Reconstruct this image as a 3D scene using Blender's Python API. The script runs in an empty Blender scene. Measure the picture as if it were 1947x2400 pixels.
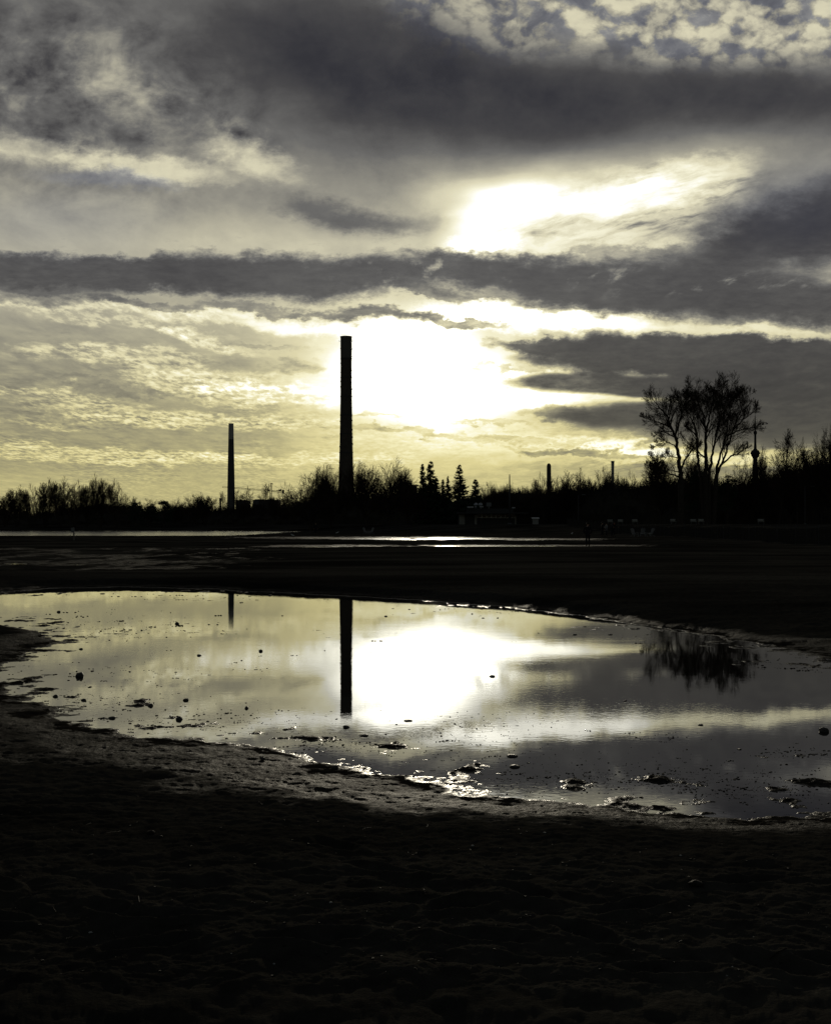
import bpy, bmesh, math, random
import numpy as np
from mathutils import Vector, Matrix

# ------------------------------------------------------------------ camera
F, CX, HY, EYE = 3300.0, 973.5, 1229.0, 1.6     # focal length, centre column, horizon row (photo pixels), eye height (m)
scn = bpy.context.scene
col = scn.collection
cam_d = bpy.data.cameras.new("camera")
cam = bpy.data.objects.new("camera", cam_d)
col.objects.link(cam)
cam.location = (0, 0, EYE)
cam.rotation_euler = (math.radians(90), 0, 0)
cam_d.sensor_fit = 'HORIZONTAL'
cam_d.sensor_width = 36.0
cam_d.lens = 36.0 * F / 1947.0
cam_d.shift_y = (HY - 1200.0) / 1947.0
cam_d.clip_start = 0.1
cam_d.clip_end = 40000
scn.camera = cam
scn.view_settings.view_transform = 'Standard'
scn.view_settings.look = 'None'
scn.view_settings.exposure = 0
scn.view_settings.gamma = 1

def at(px, py, D):
    return Vector(((px - CX) / F * D, D, EYE + (HY - py) / F * D))

SUN_AZ = math.atan((1015 - CX) / F)
SUN_EL = math.atan((HY - 885) / F)

# ------------------------------------------------------------------ node helper
class Nodes:
    def __init__(s, nt): s.nt = nt
    def n(s, t, **kw):
        o = s.nt.nodes.new(t)
        for k, v in kw.items(): setattr(o, k, v)
        return o
    def put(s, sock, v):
        if v is None: return
        if isinstance(v, bpy.types.NodeSocket): s.nt.links.new(v, sock)
        else: sock.default_value = v
    def m(s, op, a, b=None, c=None, clamp=False):
        o = s.n('ShaderNodeMath', operation=op); o.use_clamp = clamp
        s.put(o.inputs[0], a); s.put(o.inputs[1], b); s.put(o.inputs[2], c)
        return o.outputs[0]
    def v(s, op, a, b=None, c=None, scale=None):
        o = s.n('ShaderNodeVectorMath', operation=op)
        s.put(o.inputs[0], a); s.put(o.inputs[1], b); s.put(o.inputs[2], c)
        if scale is not None: s.put(o.inputs['Scale'], scale)
        return o.outputs[1] if op in ('DOT_PRODUCT', 'LENGTH', 'DISTANCE') else o.outputs[0]
    def xyz(s, x, y, z=0.0):
        o = s.n('ShaderNodeCombineXYZ')
        s.put(o.inputs[0], x); s.put(o.inputs[1], y); s.put(o.inputs[2], z)
        return o.outputs[0]
    def sep(s, a):
        o = s.n('ShaderNodeSeparateXYZ'); s.put(o.inputs[0], a); return o.outputs
    def noise(s, vec, scale, detail=4, rough=.5, lac=2.0, dist=0.0, color=False, dim='3D'):
        o = s.n('ShaderNodeTexNoise', noise_dimensions=dim)
        s.put(o.inputs['Vector'], vec)
        o.inputs['Scale'].default_value = scale; o.inputs['Detail'].default_value = detail
        o.inputs['Roughness'].default_value = rough; o.inputs['Lacunarity'].default_value = lac
        o.inputs['Distortion'].default_value = dist
        return o.outputs['Color' if color else 'Fac']
    def rng(s, v, a, b, c=0.0, d=1.0, smooth=True):
        o = s.n('ShaderNodeMapRange', interpolation_type='SMOOTHSTEP' if smooth else 'LINEAR')
        s.put(o.inputs[0], v)
        for i, q in enumerate((a, b, c, d)): s.put(o.inputs[i + 1], q)
        return o.outputs[0]
    def ramp(s, fac, stops, interp='LINEAR'):
        o = s.n('ShaderNodeValToRGB'); s.put(o.inputs[0], fac)
        cr = o.color_ramp; cr.interpolation = interp
        while len(cr.elements) < len(stops): cr.elements.new(0.5)
        for e, (p, c) in zip(cr.elements, stops):
            e.position = p
            e.color = (c, c, c, 1) if isinstance(c, (int, float)) else (*c, 1)
        return o.outputs[0]
    def mix(s, f, a, b):
        o = s.n('ShaderNodeMix', data_type='RGBA')
        s.put(o.inputs[0], f); s.put(o.inputs[6], a); s.put(o.inputs[7], b)
        return o.outputs[2]
    def mixf(s, f, a, b):
        o = s.n('ShaderNodeMix', data_type='FLOAT')
        s.put(o.inputs[0], f); s.put(o.inputs[2], a); s.put(o.inputs[3], b)
        return o.outputs[0]
    def blob(s, P, px, py, rx, ry, rot=0, soft=1.0):
        """soft elliptical patch of cloud, centre / radii in degrees-like units of the sky direction"""
        mp = s.n('ShaderNodeMapping', vector_type='TEXTURE')
        s.put(mp.inputs[0], P)
        mp.inputs[1].default_value = (px / 1000, py / 1000, 0)
        mp.inputs[2].default_value = (0, 0, math.radians(rot))
        mp.inputs[3].default_value = (rx / 1000, ry / 1000, 1)
        g = s.n('ShaderNodeTexGradient', gradient_type='SPHERICAL')
        s.nt.links.new(mp.outputs[0], g.inputs[0])
        return s.rng(g.outputs['Fac'], 0.0, soft)

def lin(c):
    return tuple(((x / 255) / 12.92 if x <= 10.3 else (((x / 255) + .055) / 1.055) ** 2.4) for x in c)
# ------------------------------------------------------------------ sky
world = bpy.data.worlds.new("World")
scn.world = world
world.use_nodes = True
world.cycles.sampling_method = 'MANUAL'
world.cycles.sample_map_resolution = 512
nt = world.node_tree
nt.nodes.clear()
S = Nodes(nt)
tc = S.n('ShaderNodeTexCoord')
dx, dy, dz = S.sep(tc.outputs['Generated'])
dyc = S.m('MAXIMUM', dy, 0.01)
X = S.m('DIVIDE', dx, dyc)
Z = S.m('DIVIDE', dz, dyc)
u = S.m('MULTIPLY_ADD', X, F / 1000, CX / 1000)
v = S.m('MULTIPLY_ADD', Z, -F / 1000, HY / 1000)
P0 = S.xyz(u, v)
# cloud decks are flat layers seen in perspective: deck coordinates stretch towards the horizon
Zp = S.m('ADD', S.m('MAXIMUM', Z, 0.0), 0.045)
iz = S.m('DIVIDE', 1.0, Zp)
Q = S.xyz(S.m('MULTIPLY', X, iz), S.m('MULTIPLY', iz, 0.32), 0.0)

def warp(P, vec, scale, ax, ay, detail=3, rough=.55):
    c = S.noise(vec, scale, detail, rough, color=True)
    c = S.v('SUBTRACT', c, (.5, .5, .5))
    return S.v('MULTIPLY_ADD', c, (ax, ay, 0), P)

PA = warp(P0, S.v('MULTIPLY', P0, (1, 2.2, 1)), 2.6, .22, .07, 2)
PB = warp(warp(PA, Q, 4.0, .18, .050, 2, .5), S.v('MULTIPLY', P0, (1, 1.8, 1)), 16.0, .11, .062, 6, .68)            # cloud edges
PS = warp(PA, Q, 3.0, .05, .02, 2, .5)               # soft things

n_fine = S.noise(Q, 22, 5, .62)                      # small ripples
n_mid = S.noise(S.v('ADD', Q, (7.3, 1.1, 0)), 6.5, 7, .62)
n_streak = S.noise(S.v('MULTIPLY', Q, (.8, 1.8, 1)), 6, 6, .6)
n_big = S.noise(S.v('MULTIPLY', P0, (1, 2.6, 1)), 4.0, 3, .5)
n_iso = S.noise(S.v('ADD', S.v('MULTIPLY', PA, (1, 1.25, 1)), (3.7, 9.2, 0)), 9, 8, .60)
Pp = warp(S.v('MULTIPLY', P0, (1, 1.35, 1)), P0, 13, .055, .055, 4, .6)
vo = S.n('ShaderNodeTexVoronoi', feature='SMOOTH_F1', voronoi_dimensions='2D'); S.put(vo.inputs['Vector'], Pp)
vo.inputs['Scale'].default_value = 19; vo.inputs['Smoothness'].default_value = .35
cell = S.rng(vo.outputs['Distance'], .75, .15)
pn = S.noise(S.v('ADD', Pp, (5, 2, 0)), 12, 7, .58)
puff = S.rng(S.m('ADD', S.m('MULTIPLY', S.m('SUBTRACT', n_iso, .5), .55), S.m('MULTIPLY_ADD', cell, .17, S.m('MULTIPLY', pn, .90))), .42, .68)

# ---- light coming through the thin veil, in display tone
base = S.ramp(S.m('DIVIDE', v, 1.3), [(-0.0, .40), (.12, .42), (.22, .44), (.31, .52), (.40, .60), (.46, .64),
      (.56, .60), (.65, .565), (.73, .57), (.82, .60), (.88, .69), (.945, .67), (1.0, .6)], 'EASE')
L = base
LIGHT = [  # cx, cy, rx, ry, rot, softness, amount, warped?
 (985, 865, 330, 170, 0, 1, .65, 1), (1000, 885, 240, 150, 0, 1, 1.9, 0), (985, 865, 500, 260, 0, 1, .38, 0), (1010, 830, 1000, 420, 0, 1, .17, 0), (1000, 1010, 460, 150, 0, 1, .20, 0),
 (930, 795, 220, 40, 0, 1, .6, 1),
 (1145, 510, 260, 95, -36, 1, .52, 0), (1300, 468, 290, 70, -8, 1, .26, 1), (1130, 572, 150, 24, -6, .8, .7, 1), (1440, 475, 420, 110, -8, .9, .48, 1), (1190, 480, 220, 120, -30, 1, .26, 0), (1150, 480, 360, 180, -15, 1, .20, 0),
 (1540, 450, 340, 70, -12, .8, .34, 1), (1200, 400, 400, 125, 0, 1, .34, 0), (1480, 365, 460, 90, -3, 1, .28, 0), (1350, 570, 330, 28, -5, .7, .3, 1),
 (1300, 745, 340, 46, 2, .7, .75, 1), (1080, 735, 150, 50, 0, .7, .5, 1), (760, 768, 280, 30, 8, .8, .40, 1), (560, 745, 260, 20, 5, .7, .14, 1),
 (1260, 888, 260, 24, 4, .7, .60, 1), (1370, 938, 380, 42, 0, .8, .36, 0), (1250, 935, 200, 50, 0, .8, .40, 0),
 (720, 905, 240, 60, 0, 1, .22, 1), (1230, 1040, 420, 60, 3, .8, .22, 1), (800, 1080, 600, 80, 0, 1, .10, 1),
 (1560, 1062, 280, 30, 2, .7, .34, 1), (1400, 1040, 260, 20, 4, .7, .3, 1), (1800, 1075, 260, 40, 0, .8, .12, 1),
 (350, 398, 330, 42, 6, .8, .26, 1), (50, 355, 240, 44, 10, .8, .20, 1), (575, 375, 150, 50, 25, .7, .24, 1), (250, 170, 260, 90, 55, .9, .16, 1), (380, 300, 200, 60, 45, .9, .10, 1),
 (560, 560, 560, 75, 0, 1, .06, 0), (1650, 775, 420, 26, 2, .7, .26, 1), (1560, 660, 340, 22, -3, .7, .08, 1), (1900, 765, 260, 22, 0, .7, .15, 1),
]
for (a, b, c, d, r, sf, k, w) in LIGHT:
    L = S.m('MULTIPLY_ADD', S.blob(PB if w else PS, a, b, c, d, r, sf), k, L)

STRIPS = [
 (260, 838, 260, 24, 5, .7, .17, 1), (480, 890, 330, 26, 6, .7, .20, 1), (640, 925, 300, 26, 4, .7, .22, 1), (150, 925, 300, 16, 4, .7, .14, 1), (420, 972, 480, 20, 4, .6, .18, 1), (100, 985, 200, 14, 0, .7, .10, 1),
 (250, 1060, 420, 20, 3, .6, .16, 1), (700, 1075, 420, 18, 1, .7, .12, 1), (420, 730, 260, 26, 4, .8, .16, 1), (130, 705, 260, 24, 5, .8, .14, 1), (480, 800, 160, 22, 14, .7, .20, 1), (300, 760, 300, 18, 8, .7, .12, 1),
]
SL = None
for (a, b, c, d, r, sf, k, w) in STRIPS:
    t = S.m('MULTIPLY', S.blob(PB, a, b, c, d * 1.25, r, sf), k)
    SL = t if SL is None else S.m('ADD', SL, t)
nrow = S.m('ADD', S.rng(n_fine, .40, .62, .15, 1.25), S.rng(n_streak, .40, .60, -.1, .5))
L = S.m('MULTIPLY_ADD', S.m('MULTIPLY', SL, nrow), 1.25, L)
# textures that modulate the veil, zone by zone
z_left = S.m('MULTIPLY', S.rng(v, .70, .86), S.rng(v, 1.20, 1.02))
st = S.rng(n_streak, .38, .66, -1, 1, False)
patch = S.rng(n_big, .40, .60, .25, 1.25)
L = S.m('MULTIPLY_ADD', S.m('MULTIPLY', S.m('MULTIPLY', st, patch), z_left), .04, L)
fn = S.rng(n_fine, .36, .66, -1, 1, False)
z_low = S.rng(v, .93, 1.06)
L = S.m('MULTIPLY_ADD', S.m('MULTIPLY', S.m('MULTIPLY', fn, patch), S.rng(v, .80, 1.04, .1, 1)), .05, L)
md = S.rng(n_mid, .34, .68, -1, 1, False)
L = S.m('MULTIPLY_ADD', S.m('MULTIPLY', md, S.rng(v, .55, .80, .35, .6)), .07, L)
iso = S.rng(n_iso, .34, .68, -1, 1, False)
z_tl = S.m('MAXIMUM', S.blob(PA, 150, 230, 620, 320, 12, .8), S.m('MULTIPLY', S.blob(PA, 520, 330, 200, 120, 25, .8), 1.0))
L = S.m('MULTIPLY_ADD', S.m('MULTIPLY', S.m('MULTIPLY_ADD', S.rng(pn, .38, .64, -1, 1, False), .7, iso), z_tl), .10, L)
L = S.m('MULTIPLY_ADD', S.m('MULTIPLY', iso, S.rng(v, .7, .5)), .03, L)
# small heaped cloudlets high on the right
z_puff = S.m('MAXIMUM', S.blob(PB, 1560, -20, 700, 210, 8, .45), S.m('MULTIPLY', S.blob(PB, 1120, 30, 330, 130, 8, .5), .8))
pf = S.m('ADD', puff, S.m('MULTIPLY', iso, .22))
L = S.m('MULTIPLY_ADD', z_puff, S.m('MULTIPLY_ADD', pf, .26, .07), L)
# combed streaks in the bright opening
cmp_ = S.n('ShaderNodeMapping'); S.put(cmp_.inputs[0], warp(P0, P0, 6, .05, .05, 3)); cmp_.inputs[2].default_value = (0, 0, math.radians(14)); 
comb = S.noise(S.v('MULTIPLY', cmp_.outputs[0], (5, 26, 1)), 1.7, 7, .62)
z_comb = S.m('MAXIMUM', S.blob(PA, 1480, 480, 360, 120, -10, .6), S.m('MULTIPLY', S.blob(PS, 1240, 545, 150, 34, -6, .8), 1.15))
L = S.m('MULTIPLY_ADD', S.m('MULTIPLY', S.rng(comb, .42, .68), z_comb), -.30, L)

# ---- dark clouds in front: opacity (product of what each lets through)
T = None
DARK = [  # cx, cy, rx, ry, rot, softness, opacity, warped?
 (1050, 215, 900, 190, 9, .75, .93, 0), (780, 70, 460, 190, 10, 1, .80, 0), (1750, 225, 700, 140, 3, .9, .82, 0), (1250, 330, 420, 120, -6, .9, .45, 0),
 (850, 330, 420, 130, 8, 1, .45, 0), (1250, 400, 260, 50, 5, 1, .3, 0),
 (250, 635, 520, 52, 2, .5, .92, 1), (640, 650, 430, 72, 3, .5, .95, 1), (1060, 635, 380, 62, 1, .55, .92, 1), (1400, 665, 460, 85, 4, .5, .95, 1), (1800, 690, 460, 95, 4, .6, .92, 1),
 (1850, 560, 420, 110, -10, .7, .93, 1), (1960, 480, 340, 110, -16, .9, .85, 1), (1700, 600, 300, 80, -5, .8, .75, 1),
 (760, 500, 220, 45, 8, .8, .55, 1), (900, 525, 220, 50, 0, 1, .45, 1), (120, 690, 300, 30, 5, .7, .45, 1), (870, 742, 200, 22, 4, .6, .75, 1), (1080, 752, 190, 17, 3, .6, .80, 1),
 (1700, 840, 560, 66, 1, .35, .96, 1), (1330, 815, 230, 26, 3, .5, .85, 1), (1560, 905, 520, 36, 2, .4, .93, 0), (1850, 930, 360, 120, 0, .6, .92, 0),
 (1640, 985, 480, 52, 2, .5, .90, 0), (1320, 975, 200, 24, 3, .6, .55, 1), (1900, 1010, 420, 70, 0, .7, .80, 1), (1380, 1058, 260, 15, 3, .6, .60, 1), (1240, 1030, 240, 13, 3, .6, .45, 1), (950, 1022, 300, 12, 5, .6, .40, 1), (1700, 1100, 380, 36, 0, .8, .45, 1),
 (860, 795, 120, 14, 5, .6, .38, 1), (690, 868, 150, 20, 0, .7, .34, 1), (640, 812, 170, 14, 5, .7, .28, 1), (1020, 800, 160, 9, 0, .7, .25, 1), (1160, 862, 160, 10, 4, .7, .5, 1), (1120, 990, 180, 10, 4, .7, .35, 1), (870, 985, 170, 9, 5, .7, .35, 1), (1330, 720, 200, 10, 3, .7, .3, 1), (700, 850, 120, 14, 0, .6, .25, 1), (180, 270, 330, 100, 15, .9, .30, 1), (330, 705, 260, 15, 6, .6, .55, 1), (600, 722, 220, 14, 6, .6, .5, 1), (120, 668, 200, 16, 4, .6, .5, 1), (1000, 690, 240, 14, 4, .6, .6, 1), (60, 90, 300, 160, 10, 1, .28, 1), (420, 300, 160, 70, 35, .8, .30, 1),
 (300, 905, 320, 14, 3, .7, .25, 1), (560, 990, 300, 10, 2, .7, .25, 1), (150, 980, 250, 14, 0, .7, .22, 1), (380, 860, 260, 22, 2, .8, .2, 1),
]
for (a, b, c, d, r, sf, k, w) in DARK:
    t = S.m('MULTIPLY_ADD', S.blob(PB if w else PS, a, b, c, d, r, sf), -k, 1.0)
    T = t if T is None else S.m('MULTIPLY', T, t)
# broken holes in the middle band
hole = S.m('MULTIPLY', S.rng(n_mid, .53, .68), S.m('ADD', S.blob(PA, 1330, 640, 260, 40, 0, .6), S.m('ADD', S.blob(PA, 1700, 665, 330, 30, -4, .6), S.blob(PA, 930, 640, 200, 60, 0, .6))))
A = S.m('SUBTRACT', 1.0, T)
A = S.m('MULTIPLY', A, S.m('MULTIPLY_ADD', hole, -.7, 1.0), clamp=True)
# ragged, feathered margins low down; the high bank stays soft
n_fib = S.noise(S.v('MULTIPLY', P0, (1, 3.2, 1)), 22, 6, .66)
er = S.m('ADD', S.m('MULTIPLY', S.m('SUBTRACT', n_mid, .5), .75), S.m('ADD', S.m('MULTIPLY', S.m('SUBTRACT', n_iso, .5), .55), S.m('MULTIPLY', S.m('SUBTRACT', n_fib, .5), .75)))
er = S.m('MULTIPLY', er, S.m('MULTIPLY_ADD', S.m('POWER', A, 3.0), -.72, 1.0))
Ae = S.rng(S.m('ADD', A, er), .12, 1.0, 0, .985, False)
A = S.mixf(S.rng(v, .50, .60), S.m('MULTIPLY_ADD', er, .18, A), Ae)
A = S.m('MULTIPLY', A, 1.0, clamp=True)
dk = S.ramp(S.m('DIVIDE', v, 1.3), [(0, .235), (.16, .225), (.28, .27), (.42, .26), (.48, .30), (.62, .29), (.72, .28), (.80, .33), (.95, .36)], 'EASE')
dk = S.m('MULTIPLY_ADD', n_mid, .14, S.m('SUBTRACT', dk, .07))
dk = S.m('MULTIPLY_ADD', S.m('SUBTRACT', n_iso, .5), .10, dk)
dk = S.m('MULTIPLY_ADD', S.blob(PS, 1050, 700, 900, 330, 0, 1), .05, dk)
# opacity acts on what shines through, the bank's own grey stays
tone = S.mixf(A, L, dk)

# tone -> colour: cold above, yellow towards the horizon
UP = [(0, (8, 8, 10)), (.10, (30, 30, 34)), (.22, (53, 53, 58)), (.30, (74, 73, 74)), (.42, (107, 106, 104)), (.55, (148, 145, 134)), (.68, (186, 181, 160)), (.80, (222, 216, 186)), (.92, (247, 243, 216)), (1.0, (255, 253, 240))]
LO = [(0, (8, 8, 7)), (.10, (28, 27, 24)), (.22, (55, 54, 49)), (.30, (76, 74, 67)), (.42, (108, 104, 88)), (.55, (146, 140, 110)), (.68, (186, 177, 126)), (.80, (224, 212, 148)), (.92, (248, 240, 188)), (1.0, (255, 252, 225))]
hi_ = S.m('MAXIMUM', S.m('SUBTRACT', tone, .76), 0.0)
tc_ = S.m('MULTIPLY_ADD', hi_, -.42, tone)     # soft shoulder into white
cu = S.ramp(tc_, [(p, lin(c)) for p, c in UP])
cl = S.ramp(tc_, [(p, lin(c)) for p, c in LO])
cc = S.mix(S.rng(v, .58, 1.18), cu, cl)
# blue gaps
blue = S.m('ADD', S.m('MULTIPLY', S.blob(PB, 250, 425, 260, 28, 4, .7), .75), S.m('ADD', S.m('MULTIPLY', z_puff, S.m('MULTIPLY', S.rng(puff, .40, .05), .8)), S.m('ADD', S.m('MULTIPLY', S.blob(PS, 1880, 470, 300, 160, -12, 1), .5), S.m('MULTIPLY', S.blob(PS, 120, 520, 420, 120, 0, 1), .35))), clamp=True)
cc = S.mix(S.m('MULTIPLY', blue, .55), cc, S.v('MULTIPLY', cc, (.78, .88, 1.28)))
# beyond white: the veiled sun
hdr = S.m('MAXIMUM', S.m('SUBTRACT', tone, 1.17), 0.0)
hv = S.v('SCALE', (1.0, .97, .84), scale=S.m('MULTIPLY', hdr, 2.0))
cc = S.v('ADD', cc, hv)
# out of view: sky dimmed by an added dark cloud deck, keeping the land dark
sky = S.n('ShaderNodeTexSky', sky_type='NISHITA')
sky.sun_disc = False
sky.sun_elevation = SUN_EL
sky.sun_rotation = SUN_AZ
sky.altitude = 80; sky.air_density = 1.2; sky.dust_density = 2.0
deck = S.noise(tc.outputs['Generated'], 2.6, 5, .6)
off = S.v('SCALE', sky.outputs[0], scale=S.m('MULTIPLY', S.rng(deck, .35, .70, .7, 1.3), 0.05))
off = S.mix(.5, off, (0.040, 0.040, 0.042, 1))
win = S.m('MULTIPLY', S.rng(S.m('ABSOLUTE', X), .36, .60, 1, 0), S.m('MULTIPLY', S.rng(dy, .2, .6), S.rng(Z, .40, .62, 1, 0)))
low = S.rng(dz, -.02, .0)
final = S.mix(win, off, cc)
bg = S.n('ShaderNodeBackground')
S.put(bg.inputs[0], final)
bg.inputs[1].default_value = 1.0
out = S.n('ShaderNodeOutputWorld')
nt.links.new(bg.outputs[0], out.inputs[0])

sun_d = bpy.data.lights.new("sun", 'SUN')
sun_d.energy = 1.1
sun_d.angle = math.radians(1.0)
sun_d.color = (1.0, .90, .70)
sun = bpy.data.objects.new("sun", sun_d)
col.objects.link(sun)
sdir = Vector((math.sin(SUN_AZ) * math.cos(SUN_EL), math.cos(SUN_AZ) * math.cos(SUN_EL), math.sin(SUN_EL)))
sun.rotation_euler = sdir.to_track_quat('Z', 'Y').to_euler()
sun.location = (0, 0, 60)
# ------------------------------------------------------------------ helpers for things
def props(o, label=None, cat=None, group=None, kind=None):
    for k, val in (('label', label), ('category', cat), ('group', group), ('kind', kind)):
        if val: o[k] = val
    return o

def link(name, me, mat=None, parent=None):
    o = bpy.data.objects.new(name, me)
    col.objects.link(o)
    if mat and not me.materials: me.materials.append(mat)
    if parent: o.parent = parent
    return o

def empty(name, loc, rz=0.0):
    o = bpy.data.objects.new(name, None)
    col.objects.link(o)
    o.location = loc; o.rotation_euler = (0, 0, rz)
    o.empty_display_size = .2
    return o

def grid_mesh(name, co, nr, nc, smooth=True):
    idx = np.arange(nr * nc, dtype=np.int32).reshape(nr, nc)
    q = np.stack([idx[:-1, :-1], idx[:-1, 1:], idx[1:, 1:], idx[1:, :-1]], -1).reshape(-1, 4)
    me = bpy.data.meshes.new(name)
    me.vertices.add(nr * nc); me.vertices.foreach_set('co', co.astype(np.float32).ravel())
    me.loops.add(q.size); me.loops.foreach_set('vertex_index', q.ravel())
    me.polygons.add(len(q)); me.polygons.foreach_set('loop_start', np.arange(0, q.size, 4, dtype=np.int32))
    me.update(calc_edges=True)
    me.polygons.foreach_set('use_smooth', np.full(len(q), smooth))
    return me

_rs = np.random.RandomState(5)
_perm = _rs.permutation(4096)
_gx, _gy = (lambda a: (np.cos(a), np.sin(a)))(_rs.rand(4096) * 2 * np.pi)
def perlin(x, y, off=0):
    x = x + off * 17.31; y = y + off * 9.77
    xi = np.floor(x).astype(np.int64); yi = np.floor(y).astype(np.int64)
    xf = x - xi; yf = y - yi
    uu = xf * xf * xf * (xf * (xf * 6 - 15) + 10); vv = yf * yf * yf * (yf * (yf * 6 - 15) + 10)
    def g(i, j, fx, fy):
        h = _perm[(_perm[(xi + i) & 4095] + yi + j) & 4095]
        return _gx[h] * fx + _gy[h] * fy
    a = g(0, 0, xf, yf); b = g(1, 0, xf - 1, yf); c = g(0, 1, xf, yf - 1); d = g(1, 1, xf - 1, yf - 1)
    return (a + (b - a) * uu) * (1 - vv) + (c + (d - c) * uu) * vv
def fbm(x, y, octs, off=0, gain=.5):
    s = 0; a = 1.0; f = 1.0
    for k in range(octs):
        s = s + a * perlin(x * f, y * f, off + k * 3.1); a *= gain; f *= 2.03
    return s
def sm(a, b, x):
    t = np.clip((x - a) / (b - a), 0, 1); return t * t * (3 - 2 * t)

# shoreline of the big pool on the sand, from direction (column, row) on the level z = 0
def flat(px, py):
    D = EYE * F / (py - HY)
    return ((px - CX) / F * D, D)
SHORE = [(-160, 1392), (0, 1388), (130, 1378), (300, 1375), (480, 1379), (560, 1386), (700, 1391), (830, 1398), (950, 1405), (1100, 1415), (1250, 1432), (1400, 1450), (1500, 1467), (1600, 1483),
         (1700, 1500), (1800, 1520), (1900, 1541), (1990, 1556), (2300, 1620), (2600, 1760), (2500, 1900), (2200, 1950), (1947, 1935), (1850, 1933), (1750, 1927), (1650, 1915),
         (1560, 1896), (1430, 1888), (1330, 1884), (1250, 1874), (1180, 1872), (1120, 1858), (1060, 1834), (1000, 1824), (900, 1812), (850, 1798), (760, 1782), (700, 1760), (600, 1748), (500, 1742),
         (330, 1728), (250, 1704), (170, 1682), (100, 1645), (60, 1612), (20, 1580), (50, 1552), (120, 1520), (170, 1500), (110, 1478), (20, 1462), (-160, 1450)]
SHORE = np.array([flat(a, b) for a, b in SHORE])
def sdf(x, y):
    """> 0 on land, < 0 in the pool"""
    sh = x.shape; x = x.ravel(); y = y.ravel()
    d = np.full(x.shape, 1e18); ins = np.zeros(x.shape, bool)
    n = len(SHORE)
    for i in range(n):
        ax, ay = SHORE[i]; bx, by = SHORE[(i + 1) % n]
        ex, ey = bx - ax, by - ay
        t = np.clip(((x - ax) * ex + (y - ay) * ey) / (ex * ex + ey * ey), 0, 1)
        d = np.minimum(d, (x - ax - t * ex) ** 2 + (y - ay - t * ey) ** 2)
        c = ((ay > y) != (by > y)) & (x < ex * (y - ay) / (ey if abs(ey) > 1e-9 else 1e-9) + ax)
        ins ^= c
    return (np.sqrt(d) * np.where(ins, -1, 1)).reshape(sh)

def patch(x, y, px, py, rx, ry):
    """0..1 bump over a stretch of the shallows seen at (px, py)"""
    D = np.maximum(y, .5)
    u_ = CX + F * x / D; v_ = HY + F * EYE / D
    return np.exp(-(((u_ - px) / rx) ** 2 + ((v_ - py) / ry) ** 2) * 1.2)

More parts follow.
